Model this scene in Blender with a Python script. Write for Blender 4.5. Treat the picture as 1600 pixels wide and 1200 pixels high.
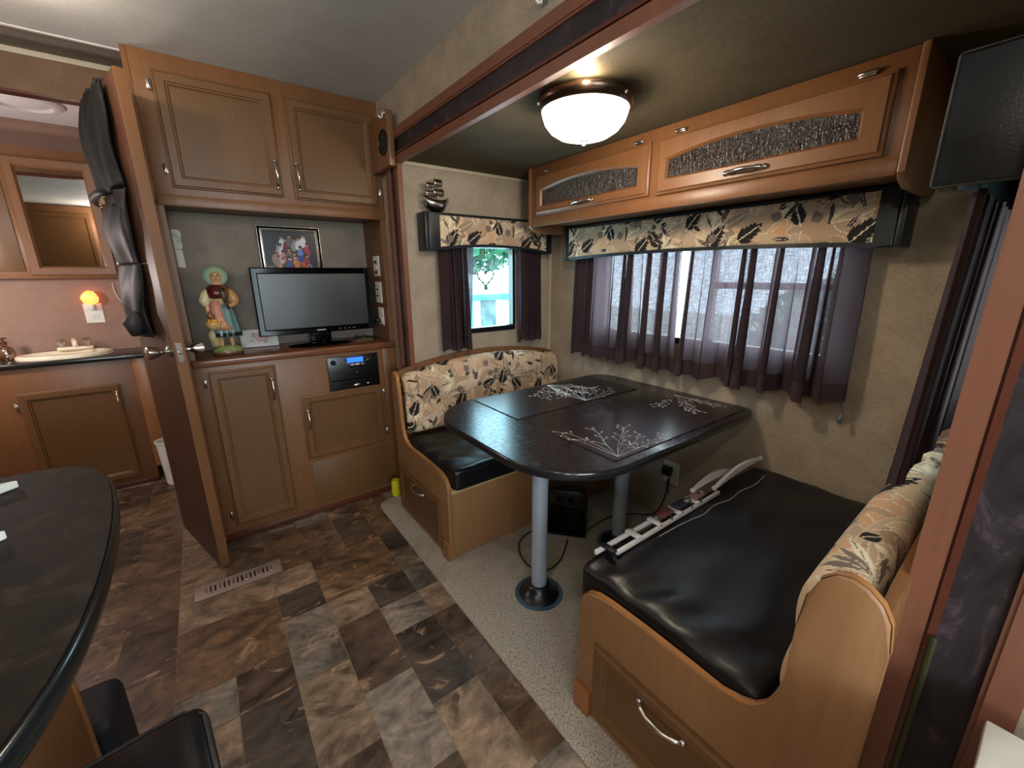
import bpy, bmesh, math, random
import numpy as np
from mathutils import Vector, Matrix
for o in list(bpy.data.objects): bpy.data.objects.remove(o)
S = bpy.context.scene
C = S.collection
PI = math.pi

# ------------------------------------------------------------------ camera, sky, exposure
cam = bpy.data.cameras.new('camera'); cam.lens = 36*648.09/1600; cam.sensor_width = 36; cam.clip_start = .02
co = bpy.data.objects.new('camera', cam); C.objects.link(co)
R_ = [(0.8045, -0.5939, -0.0066), (-0.1576, -0.2028, -0.9665), (0.5726, 0.7786, -0.2567)]
r, d, f = [Vector(v) for v in R_]
f.normalize(); r = (r - f*r.dot(f)).normalized(); u = r.cross(f)
co.matrix_world = Matrix(((r.x, u.x, -f.x, 0), (r.y, u.y, -f.y, 0), (r.z, u.z, -f.z, 1.30), (0, 0, 0, 1)))
S.camera = co
W = bpy.data.worlds.new('overcast_sky'); S.world = W; W.use_nodes = True
bg = W.node_tree.nodes['Background']; bg.inputs[0].default_value = (.66, .89, 1.0, 1); bg.inputs[1].default_value = 6.0
vs = S.view_settings
vs.view_transform = 'Standard'; vs.look = 'None'; vs.gamma = 1; vs.use_curve_mapping = False; vs.exposure = .4
def point_light(name, loc, power, col, size):
    l = bpy.data.lights.new(name, 'POINT'); l.energy = power; l.color = col; l.shadow_soft_size = size
    o = bpy.data.objects.new(name, l); o.location = loc; C.objects.link(o); return o
def area_light(name, loc, rot, sx, sy, power, col):
    l = bpy.data.lights.new(name, 'AREA'); l.shape = 'RECTANGLE'; l.size = sx; l.size_y = sy; l.energy = power; l.color = col
    o = bpy.data.objects.new(name, l); o.location = loc; o.rotation_euler = rot; C.objects.link(o); return o
# area lights added as cool fill at unseen openings behind the camera
area_light('left_side_fill', (-1.56, -1.55, 1.5), (0, -PI/2, 0), .6, 1.2, 26, (.86, .93, 1))
area_light('rear_end_fill', (-.4, -2.44, 1.4), (PI/2, 0, 0), 1.4, .8, 30, (.88, .94, 1))
area_light('entry_side_fill', (.93, -.985, 1.05), (0, PI/2, 0), 1.6, .7, 16, (.88, .95, 1))  # added at an unseen opening, gives the television screen its soft glow
# daylight pressing in at the dinette windows
area_light('dinette_window_daylight', (1.38, 2.14, 1.2), (-PI/2, 0, 0), .3, .42, 3.5, (.40, .76, 1))
area_light('dinette_long_window_daylight', (1.93, 1.08, 1.2), (0, PI/2, 0), .45, 1.05, 14, (.86, .9, 1))
# lamps of the room, with added fill points among them
point_light('dinette_lamp_bulb', (1.055, 1.042, 1.685), 11, (1, .85, .66), .05)
point_light('ceiling_patch_fill', (.942, .929, 1.812), 1.8, (1, .84, .60), .008)  # no bulb: point added beside the rim for the bright ceiling patch
point_light('galley_lamp_bulb', (-.33, 1.90, 2.03), 5, (1, .85, .70), .02)
point_light('rear_point_fill', (-.75, -.15, 1.93), 12, (1, .90, .78), .05)  # added out of view to brighten the near bench and floor
point_light('bathroom_fill', (-1.15, 3.0, 1.35), 15, (1, .88, .84), .06)  # added without any fixture to brighten the bathroom walls and ceiling

# ------------------------------------------------------------------ helpers
def tag(o, label=None, cat=None, group=None, kind=None):
    if label: o['label'] = label
    if cat: o['category'] = cat
    if group: o['group'] = group
    if kind: o['kind'] = kind
    return o
def thing(name, label, cat, loc=(0, 0, 0), rot=None, group=None):
    o = bpy.data.objects.new(name, None); o.location = loc; o.empty_display_size = .05
    if rot: o.rotation_euler = rot
    C.objects.link(o); tag(o, label, cat, group); return o
def link(name, me, m, parent=None, smooth=False, world=True):
    if m is not None:
        me.materials.clear()
        for q in (m if isinstance(m, (list, tuple)) else [m]): me.materials.append(q)
    if smooth:
        me.polygons.foreach_set('use_smooth', [True]*len(me.polygons))
    o = bpy.data.objects.new(name, me); C.objects.link(o)
    if parent is not None:
        o.parent = parent
        if world: o.matrix_parent_inverse = wm(parent).inverted()
    return o
def wm(o):
    m = o.matrix_basis.copy()
    if o.parent is not None: m = wm(o.parent) @ o.matrix_parent_inverse @ m
    return m
def obj(name, bm, m, parent=None, smooth=False, auto=None):
    bmesh.ops.recalc_face_normals(bm, faces=bm.faces)
    me = bpy.data.meshes.new(name); bm.to_mesh(me); bm.free()
    o = link(name, me, m, parent, smooth)
    if auto is not None: sharp(o, auto)
    return o
def sharp(o, deg=35):
    me = o.data
    me.polygons.foreach_set('use_smooth', [True]*len(me.polygons))
    b = bmesh.new(); b.from_mesh(me)
    for e in b.edges:
        if len(e.link_faces) == 2 and e.calc_face_angle(0) > math.radians(deg): e.smooth = False
    b.to_mesh(me); b.free()
I4 = Matrix.Identity(4)
def frame(o, u, n):
    """local (u, v, n) -> world; v is up"""
    u = Vector(u).normalized(); n = Vector(n).normalized(); v = n.cross(u)
    return Matrix(((u.x, v.x, n.x, o[0]), (u.y, v.y, n.y, o[1]), (u.z, v.z, n.z, o[2]), (0, 0, 0, 1)))
def FY(y): return frame((0, y, 0), (1, 0, 0), (0, -1, 0))      # faces -y : u = x, v = z
def FX(x): return frame((x, 0, 0), (0, -1, 0), (-1, 0, 0))     # faces -x : u = -y, v = z
def FN(y): return frame((0, y, 0), (-1, 0, 0), (0, 1, 0))      # faces +y : u = -x, v = z
def box(bm, x0, x1, y0, y1, z0, z1, bev=0, M=I4, seg=2):
    vs_ = [bm.verts.new(M @ Vector(p)) for p in ((x0,y0,z0),(x1,y0,z0),(x1,y1,z0),(x0,y1,z0),(x0,y0,z1),(x1,y0,z1),(x1,y1,z1),(x0,y1,z1))]
    fs = [bm.faces.new([vs_[i] for i in q]) for q in ((0,3,2,1),(4,5,6,7),(0,1,5,4),(1,2,6,5),(2,3,7,6),(3,0,4,7))]
    if bev > 0:
        es = set(e for f_ in fs for e in f_.edges)
        bmesh.ops.bevel(bm, geom=list(es), offset=bev, segments=seg, affect='EDGES', profile=.5, clamp_overlap=True)
def bx(name, b, m, parent=None, bev=0.002, M=I4, seg=2):
    bm = bmesh.new(); box(bm, *b, bev=bev, M=M, seg=seg)
    return obj(name, bm, m, parent, auto=35 if bev else None)
def poly(bm, pts, n0, n1, bev=0, M=I4, seg=2):
    """extruded outline, pts in (u,v)"""
    a = [bm.verts.new(M @ Vector((p[0], p[1], n0))) for p in pts]
    b = [bm.verts.new(M @ Vector((p[0], p[1], n1))) for p in pts]
    n = len(pts)
    fa = bm.faces.new(a[::-1]); fb = bm.faces.new(b)
    for i in range(n): bm.faces.new((a[i], a[(i+1) % n], b[(i+1) % n], b[i]))
    if bev > 0:
        es = set(list(fa.edges)+list(fb.edges))
        bmesh.ops.bevel(bm, geom=list(es), offset=bev, segments=seg, affect='EDGES', profile=.5, clamp_overlap=False)
def tube(bm, pts, rad, n=8, closed=False, cap=True):
    pts = [Vector(p) for p in pts]; N = len(pts)
    rs = rad if isinstance(rad, (list, tuple)) else [rad]*N
    rings = []; prev = None
    for i, p in enumerate(pts):
        if closed: t = pts[(i+1) % N]-pts[i-1]
        else: t = pts[min(i+1, N-1)]-pts[max(i-1, 0)]
        if t.length < 1e-9: t = Vector((0, 0, 1))
        t.normalize()
        if prev is None:
            a = Vector((0, 0, 1)) if abs(t.z) < .9 else Vector((1, 0, 0))
            s = t.cross(a).normalized()
        else:
            s = prev - t*prev.dot(t)
            s = s.normalized() if s.length > 1e-6 else t.orthogonal().normalized()
        prev = s; q = t.cross(s)
        rings.append([bm.verts.new(p+(s*math.cos(2*PI*k/n)+q*math.sin(2*PI*k/n))*rs[i]) for k in range(n)])
    for i in range(N if closed else N-1):
        A, B = rings[i], rings[(i+1) % N]
        for k in range(n): bm.faces.new((A[k], A[(k+1) % n], B[(k+1) % n], B[k]))
    if cap and not closed:
        bm.faces.new(rings[0][::-1]); bm.faces.new(rings[-1])
def tb(name, pts, rad, m, parent=None, n=8, closed=False):
    bm = bmesh.new(); tube(bm, pts, rad, n, closed); return obj(name, bm, m, parent, smooth=True)
def lathe(bm, prof, c=(0, 0, 0), n=32, M=I4, sx=1, sy=1):
    rings = []
    for rr, z in prof:
        if rr < 1e-6: rings.append([bm.verts.new(M @ Vector((c[0], c[1], c[2]+z)))])
        else: rings.append([bm.verts.new(M @ Vector((c[0]+rr*sx*math.cos(2*PI*k/n), c[1]+rr*sy*math.sin(2*PI*k/n), c[2]+z))) for k in range(n)])
    for A, B in zip(rings, rings[1:]):
        for k in range(n):
            k2 = (k+1) % n
            if len(A) == 1 and len(B) == 1: continue
            if len(A) == 1: bm.faces.new((A[0], B[k2], B[k]))
            elif len(B) == 1: bm.faces.new((A[k], A[k2], B[0]))
            else: bm.faces.new((A[k], A[k2], B[k2], B[k]))
def lt(name, prof, c, m, parent=None, n=32, M=I4, sx=1, sy=1, auto=40):
    bm = bmesh.new(); lathe(bm, prof, c, n, M, sx, sy); return obj(name, bm, m, parent, auto=auto)
def loft(bm, rings, M=I4, cap0=False, cap1=False):
    vr = [[bm.verts.new(M @ Vector(p)) for p in q] for q in rings]
    n = len(vr[0])
    for A, B in zip(vr, vr[1:]):
        for k in range(n): bm.faces.new((A[k], A[(k+1) % n], B[(k+1) % n], B[k]))
    if cap0: bm.faces.new(vr[0][::-1])
    if cap1: bm.faces.new(vr[-1])
def ball(bm, c, rx, ry=None, rz=None, n=14, m=9):
    ry = ry or rx; rz = rz or rx
    lathe(bm, [(math.sin(PI*i/m), -math.cos(PI*i/m)) for i in range(m+1)], (0, 0, 0), n, Matrix.Translation(c) @ Matrix.Diagonal((rx, ry, rz, 1)))

# ------------------------------------------------------------------ materials
def lin(c): return tuple((x/255/12.92 if x/255 <= .04045 else ((x/255+.055)/1.055)**2.4) for x in c)
class NT:
    def __init__(s, name):
        s.m = bpy.data.materials.new(name); s.m.use_nodes = True; s.t = s.m.node_tree; s.n = s.t.nodes; s.l = s.t.links
        s.b = s.n['Principled BSDF']; s.out = s.n['Material Output']
    def node(s, k, ins=None, **kw):
        x = s.n.new(k)
        for a, v in kw.items(): setattr(x, a, v)
        for a, v in (ins or {}).items():
            if hasattr(v, 'is_output') or isinstance(v, bpy.types.NodeSocket): s.l.new(v, x.inputs[a])
            else: x.inputs[a].default_value = v
        return x
    def coord(s, scale=(1, 1, 1), kind='Object', off=None):
        t = s.node('ShaderNodeTexCoord')
        mp = s.node('ShaderNodeMapping', {0: t.outputs[kind], 'Scale': scale})
        if off is not None: s.l.new(off, mp.inputs['Location'])
        return mp.outputs[0]
    def noise(s, vec, scale, detail=3, rough=.5, dist=0):
        return s.node('ShaderNodeTexNoise', {'Vector': vec, 'Scale': scale, 'Detail': detail, 'Roughness': rough, 'Distortion': dist}).outputs['Fac']
    def ramp(s, fac, stops, interp='LINEAR'):
        x = s.node('ShaderNodeValToRGB', {0: fac}); cr = x.color_ramp; cr.interpolation = interp
        while len(cr.elements) < len(stops): cr.elements.new(.5)
        for e, (p, c) in zip(cr.elements, stops):
            e.position = p; e.color = (*c, 1) if len(c) == 3 else c
        return x.outputs[0]
    def mix(s, fac, a, b, mode='MIX'):
        x = s.node('ShaderNodeMix', data_type='RGBA', blend_type=mode)
        for i, v in ((0, fac), (6, a), (7, b)):
            if isinstance(v, bpy.types.NodeSocket): s.l.new(v, x.inputs[i])
            else: x.inputs[i].default_value = v if i == 0 else (*v[:3], 1)
        return x.outputs[2]
    def math(s, op, a, b=0):
        x = s.node('ShaderNodeMath', operation=op)
        for i, v in ((0, a), (1, b)):
            if isinstance(v, bpy.types.NodeSocket): s.l.new(v, x.inputs[i])
            else: x.inputs[i].default_value = v
        return x.outputs[0]
    def set(s, **k):
        for a, v in k.items():
            a = {'col': 'Base Color', 'rough': 'Roughness', 'metal': 'Metallic', 'spec': 'Specular IOR Level', 'em': 'Emission Color', 'es': 'Emission Strength', 'alpha': 'Alpha', 'coat': 'Coat Weight', 'cr': 'Coat Roughness', 'trans': 'Transmission Weight', 'sheen': 'Sheen Weight'}[a]
            if isinstance(v, bpy.types.NodeSocket): s.l.new(v, s.b.inputs[a])
            else: s.b.inputs[a].default_value = (*v, 1) if isinstance(v, tuple) else v
        return s
    def bump(s, h, strength=.3, dist=.002):
        b = s.node('ShaderNodeBump', {'Height': h, 'Strength': strength, 'Distance': dist}); s.l.new(b.outputs[0], s.b.inputs['Normal']); return s
def plain(name, c, rough=.5, metal=0, var=.06, scale=30, bump=0, **k):
    t = NT(name); c = lin(c)
    n = t.noise(t.coord(), scale, 2)
    t.set(col=t.ramp(n, [(.3, tuple(x*(1-var) for x in c)), (.7, tuple(min(1, x*(1+var)) for x in c))]), rough=rough, metal=metal, **k)
    if bump: t.bump(n, bump, .001)
    return t.m
def wood(name, c, grain=.16, rough=.38, sc=(26, 26, 1.6), spec=.4):
    t = NT(name); c = lin(c)
    v = t.coord(sc)
    n = t.noise(v, 2.2, 6, .62, .6); big = t.noise(t.coord((3, 3, .7)), 2, 2)
    m = t.math('ADD', t.math('MULTIPLY', n, .7), t.math('MULTIPLY', big, .3))
    t.set(col=t.ramp(m, [(.3, tuple(x*(1-grain) for x in c)), (.52, c), (.72, tuple(min(1, x*(1+grain)) for x in c))]), rough=rough, spec=spec)
    t.bump(n, .05, .001)
    return t.m
def wallpaper(name, c, c2, sc=1):
    t = NT(name); v = t.coord((1, 1, 1))
    a = t.noise(t.coord((90, 90, 700)), 1, 2); b = t.noise(t.coord((700, 700, 90)), 1, 2)
    w = t.math('ADD', t.math('MULTIPLY', a, .5), t.math('MULTIPLY', b, .5))
    blot = t.noise(v, 9, 4, .6)
    fac = t.math('ADD', t.math('MULTIPLY', w, .7), t.math('MULTIPLY', blot, .3))
    t.set(col=t.ramp(fac, [(.36, lin(c2)), (.62, lin(c))]), rough=.75, spec=.2)
    t.bump(w, .25, .0012)
    return t.m
def leather(name, c, rough=.33, wrinkle=.25):
    t = NT(name); c = lin(c)
    n = t.noise(t.coord((1, 1, 1)), 7, 5, .6, .8); g = t.node('ShaderNodeTexVoronoi', {'Vector': t.coord(), 'Scale': 320}).outputs['Distance']
    t.set(col=t.ramp(n, [(.35, tuple(x*.8 for x in c)), (.7, tuple(x*1.25 for x in c))]), spec=.4, rough=t.ramp(n, [(.3, (rough-.06,)*3), (.7, (rough+.1,)*3)]))
    h = t.math('ADD', t.math('MULTIPLY', n, wrinkle*4), t.math('MULTIPLY', g, .25))
    t.bump(h, .22, .003)
    return t.m
M = {}
M['wood'] = wood('cabinet_maple', (118, 79, 49))
M['wood_panel'] = wood('cabinet_maple_panel', (101, 70, 40), .12)
M['deck'] = wood('light_deck_edge', (182, 152, 110), .1); M['band'] = wood('orange_edge_band', (164, 112, 66), .1, .3)
M['wood_bench'] = wood('bench_maple', (142, 102, 68))
M['wood_door'] = wood('cabinet_maple_door', (105, 72, 42), .14)
M['wood_red'] = wood('reddish_trim_wood', (118, 74, 56), .16, .36)
M['wood_dark'] = wood('dark_baseboard_wood', (86, 44, 32), .2, .25)
M['wood_top'] = wood('counter_wood', (112, 70, 46), .2, .22, (1.6, 26, 26))
M['wood_edge'] = wood('edge_band', (150, 102, 62), .12, .35)
M['wood_block'] = wood('orange_block_wood', (146, 92, 52), .3, .35, (22, 2.0, 22))
M['door_wood'] = wood('door_laminate', (84, 54, 38), .18, .45)
M['wall'] = wallpaper('linen_wallpaper', (178, 161, 141), (132, 118, 101))
M['wall_brown'] = wallpaper('brown_wallpaper', (128, 100, 78), (98, 76, 58))
M['wall_grey'] = wallpaper('grey_wallpaper', (146, 134, 122), (114, 104, 94))
M['wall_bath'] = wallpaper('bathroom_wallpaper', (160, 130, 116), (134, 107, 94))
M['ceiling'] = wallpaper('ceiling_paper', (204, 202, 197), (184, 183, 178))
M['ceiling_slide'] = wallpaper('slide_ceiling_dim_paper', (92, 81, 62), (70, 61, 46))  # dim light over the dinette is put into this darker paper colour
M['ceiling_bath'] = plain('bath_ceiling_white', (232, 232, 235), .6, var=.02)
M['cove'] = plain('beige_cove', (186, 172, 146), .5)
M['leather'] = leather('black_vinyl_leather', (15, 15, 18), .36)
M['leather2'] = leather('black_valance_leather', (25, 29, 32), .36, .08)
M['chrome'] = plain('brushed_nickel', (205, 200, 195), .22, 1, .05)
M['bronze'] = plain('dark_bronze', (96, 78, 66), .28, 1, .1)
M['dark_metal'] = plain('dark_pull_end', (60, 46, 38), .3, .8)
M['grey_metal'] = plain('grey_enamel_tube', (166, 176, 190), .32, .25, .04)
M['black_plastic'] = plain('black_plastic', (15, 15, 17), .3, 0, .1)
M['black_gloss'] = plain('black_gloss_plastic', (6, 6, 8), .08, 0, .05, spec=.22)
M['black_matte'] = plain('black_matte', (17, 17, 19), .6)
M['white_plastic'] = plain('white_plastic', (222, 220, 212), .35, 0, .03)
M['cream'] = plain('cream_enamel', (232, 222, 196), .22, 0, .03)
M['white_paint'] = plain('white_paint', (216, 208, 204), .45, 0, .03)
M['paper'] = plain('paper_white', (214, 212, 206), .7, 0, .02)
M['yellow'] = plain('yellow_plastic', (205, 200, 30), .4)
M['table'] = None
def m_table():
    t = NT('charcoal_laminate'); v = t.coord()
    n = t.noise(v, 60, 5, .65, .5); b = t.noise(v, 6, 3)
    t.set(col=t.ramp(n, [(.35, lin((30, 24, 24))), (.6, lin((40, 33, 32))), (.78, lin((52, 44, 42)))]), rough=t.ramp(n, [(.35, (.20,)*3), (.65, (.30,)*3)]), spec=.30)
    t.bump(n, .02, .0006); return t.m
M['table'] = m_table()
def m_counter():
    t = NT('dark_stone_laminate'); v = t.coord()
    n = t.noise(v, 14, 8, .7, 1.2); b = t.noise(v, 90, 3)
    t.set(col=t.ramp(n, [(.3, lin((20, 17, 15))), (.55, lin((33, 27, 24))), (.68, lin((58, 46, 38))), (.8, lin((32, 26, 23)))]), rough=.55, spec=.14)
    return t.m
M['counter'] = m_counter()
M['counter_edge'] = plain('dark_counter_edge', (24, 27, 27), .2, 0, .1)
M['mat'] = plain('placemat_faux_leather', (38, 29, 29), .27, 0, .12, 80, .02, spec=.28)
M['silver'] = plain('silver_print', (196, 186, 180), .35, .4, .05)
def m_tile():
    t = NT('slate_vinyl_tile')
    oi = t.node('ShaderNodeObjectInfo')
    off = t.node('ShaderNodeCombineXYZ', {0: t.math('MULTIPLY', oi.outputs['Random'], 37), 1: t.math('MULTIPLY', oi.outputs['Random'], 91), 2: 0})
    v = t.coord((1, 1.5, 1), off=off.outputs[0])
    n = t.noise(v, 5.5, 8, .62, 1.6); n2 = t.noise(v, 17, 7, .68, 1.0); n3 = t.noise(v, 4.2, 8, .6, 2.6)
    k = t.ramp(n, [(.36, (.42, .40, .38)), (.47, (.85, .85, .85)), (.56, (1.15, 1.12, 1.08)), (.66, (1.6, 1.5, 1.4))])
    c = t.mix(1, oi.outputs['Color'], k, 'MULTIPLY')
    k2 = t.ramp(n2, [(.35, (.68, .66, .64)), (.6, (1.15, 1.12, 1.1))])
    c = t.mix(1, c, k2, 'MULTIPLY')
    c = t.mix(t.ramp(n3, [(.60, (0, 0, 0)), (.66, (.7, .7, .7))]), c, lin((176, 142, 112)))
    t.set(col=c, rough=t.ramp(n2, [(.3, (.26,)*3), (.7, (.44,)*3)]), spec=.45)
    t.bump(n2, .18, .002); return t.m
M['tile'] = m_tile()
M['grout'] = plain('floor_joint', (132, 116, 100), .6, 0, .1)
def m_carpet():
    t = NT('flecked_carpet'); v = t.coord()
    n = t.noise(v, 170, 3, .7); w = t.noise(v, 105, 3, .7); s = t.noise(v, 3.2, 3, .55)
    c = t.ramp(n, [(.30, lin((100, 86, 74))), (.44, lin((172, 157, 140))), (.60, lin((206, 193, 176))), (.74, lin((132, 116, 102)))])
    c = t.mix(t.ramp(w, [(.60, (0, 0, 0)), (.68, (.6, .6, .6))]), c, lin((92, 80, 72)))
    c = t.mix(t.ramp(s, [(.52, (0, 0, 0)), (.72, (.5, .5, .5))]), c, lin((116, 96, 78)))
    t.set(col=c, rough=.95, spec=.05); t.bump(t.math('ADD', n, w), .8, .005); return t.m
M['carpet'] = m_carpet()
def m_curtain():
    t = NT('sheer_plum_cloth')
    a = t.noise(t.coord((30, 30, 900)), 1, 3, .7); b = t.noise(t.coord((900, 900, 30)), 1, 3, .7)
    w = t.math('MULTIPLY', a, b)
    hol = t.ramp(w, [(.14, (.010,)*3), (.24, (.05,)*3), (.33, (.20,)*3)])
    col = lin((62, 48, 50))
    d = t.node('ShaderNodeBsdfDiffuse', {0: (*col, 1)}); tl = t.node('ShaderNodeBsdfTranslucent', {0: (*lin((120, 106, 114)), 1)})
    tr = t.node('ShaderNodeBsdfTransparent', {0: (.90, .86, .95, 1)})
    m1 = t.node('ShaderNodeMixShader', {0: .22, 1: d.outputs[0], 2: tl.outputs[0]})
    m2 = t.node('ShaderNodeMixShader', {0: hol, 1: m1.outputs[0], 2: tr.outputs[0]})
    bp = t.node('ShaderNodeBump', {'Height': w, 'Strength': .3, 'Distance': .001})
    t.l.new(bp.outputs[0], d.inputs['Normal'])
    t.l.new(m2.outputs[0], t.out.inputs[0]); return t.m
M['curtain'] = m_curtain()
def m_hem():
    t = NT('plum_cloth_hem'); t.set(col=lin((60, 46, 48)), rough=.9, spec=.1)
    a = t.noise(t.coord((400, 400, 400)), 1, 2); t.bump(a, .3, .001); return t.m
M['curtain_opaque'] = m_hem()
def m_glass(name, tint=(1, 1, 1), gl=.08, rough=0):
    t = NT(name)
    tr = t.node('ShaderNodeBsdfTransparent', {0: (*tint, 1)}); g = t.node('ShaderNodeBsdfGlossy', {0: (1, 1, 1, 1), 1: rough})
    m = t.node('ShaderNodeMixShader', {0: gl, 1: tr.outputs[0], 2: g.outputs[0]}); t.l.new(m.outputs[0], t.out.inputs[0]); return t.m
M['glass'] = m_glass('window_glass', (.93, .98, .97))
M['clear'] = m_glass('clear_plastic', (.85, .87, .86), .2, .1)
def m_rain():
    t = NT('pebbled_dark_glass')
    v = t.coord((1, 170, 34)); n = t.noise(v, 1, 3, .65, .5)
    t.set(col=t.ramp(n, [(.4, lin((18, 12, 10))), (.7, lin((44, 32, 24)))]), rough=.12, spec=.9)
    t.bump(n, 1.0, .010); return t.m
M['rain'] = m_rain()
def m_emit(name, c, s):
    t = NT(name); t.set(col=c, em=c, es=s, rough=.3); return t.m
M['bowl'] = m_emit('lit_frosted_bowl', (1.0, .86, .68), 7)
M['bowl_dim'] = m_emit('lit_galley_bowl', (1.0, .88, .72), 1.5)
M['lcd'] = m_emit('blue_lcd', (.02, .12, 1.0), 1.6)
M['salt'] = m_emit('glowing_salt', (1.0, .22, .05), 2.6)
M['dome_white'] = m_emit('skylight_dome', (.95, .93, 1.0), .55)
M['mirror'] = plain('mirror', (225, 222, 220), .02, 1, .01)
def m_screen():
    t = NT('tv_screen'); t.set(col=lin((26, 31, 34)), rough=.30, spec=.9, coat=.2, cr=.2); return t.m
M['screen'] = m_screen()
def m_vcol(name, rough=.7, bump=0, spec=.3):
    t = NT(name); a = t.node('ShaderNodeVertexColor', layer_name='Col')
    t.set(col=a.outputs[0], rough=rough, spec=spec)
    if bump:
        n = t.noise(t.coord((500, 500, 500)), 1, 2); t.bump(n, bump, .001)
    return t.m
M['print'] = m_vcol('printed_fabric', .8, .25, .15)
M['photo'] = m_vcol('printed_photo', .25)
M['printpaper'] = m_vcol('printed_paper', .6)
M['glaze'] = m_vcol('painted_ceramic', .22)
def m_seal():
    t = NT('scuffed_rubber_seal'); n = t.noise(t.coord((1, 1, .6)), 12, 7, .7, 1.5)
    t.set(col=t.ramp(n, [(.35, lin((28, 21, 23))), (.55, lin((44, 35, 38))), (.72, lin((86, 72, 76)))]), rough=.5, spec=.35); t.bump(n, .2, .002); return t.m
M['seal'] = m_seal()
M['brass'] = plain('greenish_brass', (62, 64, 38), .4, .5)
M['leaf'] = plain('tree_leaves', (62, 134, 104), .6, 0, .35, 3)
M['bark'] = plain('tree_bark', (86, 70, 58), .8)
M['grass'] = plain('outdoor_gravel', (170, 178, 160), .9, 0, .2, 3)
M['siding'] = plain('white_siding', (240, 242, 242), .5, 0, .03)
M['teal'] = plain('teal_fascia', (70, 160, 176), .5)
M['grey_pane'] = plain('far_window_pane', (96, 118, 130), .3, 0, .5, 4)

# ------------------------------------------------------------------ printed patterns (flat print, painted per vertex)
def sr(c): return np.array(lin(c))
class Canvas:
    def __init__(s, w, h, res, bgc):
        s.sc = 1.0; s.res = res; s.W = int(round(w/res)); s.H = int(round(h/res)); s.w = s.W*res; s.h = s.H*res
        s.a = np.zeros((s.H, s.W, 3)); s.a[:] = sr(bgc)
        s.X, s.Y = np.meshgrid((np.arange(s.W)+.5)*res, (np.arange(s.H)+.5)*res)
    def local(s, cx, cy, ang, wrap):
        dx = s.X-cx; dy = s.Y-cy
        if wrap:
            dx = (dx+s.w/2) % s.w-s.w/2; dy = (dy+s.h/2) % s.h-s.h/2
        ca, sa = math.cos(ang), math.sin(ang)
        return dx*ca+dy*sa, -dx*sa+dy*ca
    def put(s, mask, c): s.a[mask] = sr(c)
    def ell(s, cx, cy, rx, ry, c, ang=0, wrap=False):
        x, y = s.local(cx, cy, ang, wrap); s.put((x/rx)**2+(y/ry)**2 < 1, c)
    def rect(s, x0, x1, y0, y1, c): s.put((s.X >= x0) & (s.X < x1) & (s.Y >= y0) & (s.Y < y1), c)
    def leaf(s, cx, cy, ang, L, wd, c, line=None, outline=None, lw=.0022):
        L *= s.sc; wd *= s.sc
        x, y = s.local(cx, cy, ang, True)
        t = np.clip(x/L, 0, 1); prof = wd*np.sin(PI*t**.8)**.9
        inside = (x > 0) & (x < L)
        if outline: s.put(inside & (np.abs(y) < prof+lw), outline)
        s.put(inside & (np.abs(y) < prof), c)
        if line: s.put(inside & (np.abs(y) < lw*.6) & (x < L*.92), line)
    def line(s, cx, cy, ang, L, lw, c):
        x, y = s.local(cx, cy, ang, True); s.put((x > 0) & (x < L) & (np.abs(y) < lw), c)
    def sample(s, u, v):
        i = (np.floor(np.asarray(u)/s.res).astype(int)) % s.W; j = (np.floor(np.asarray(v)/s.res).astype(int)) % s.H
        return s.a[j, i]
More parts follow.
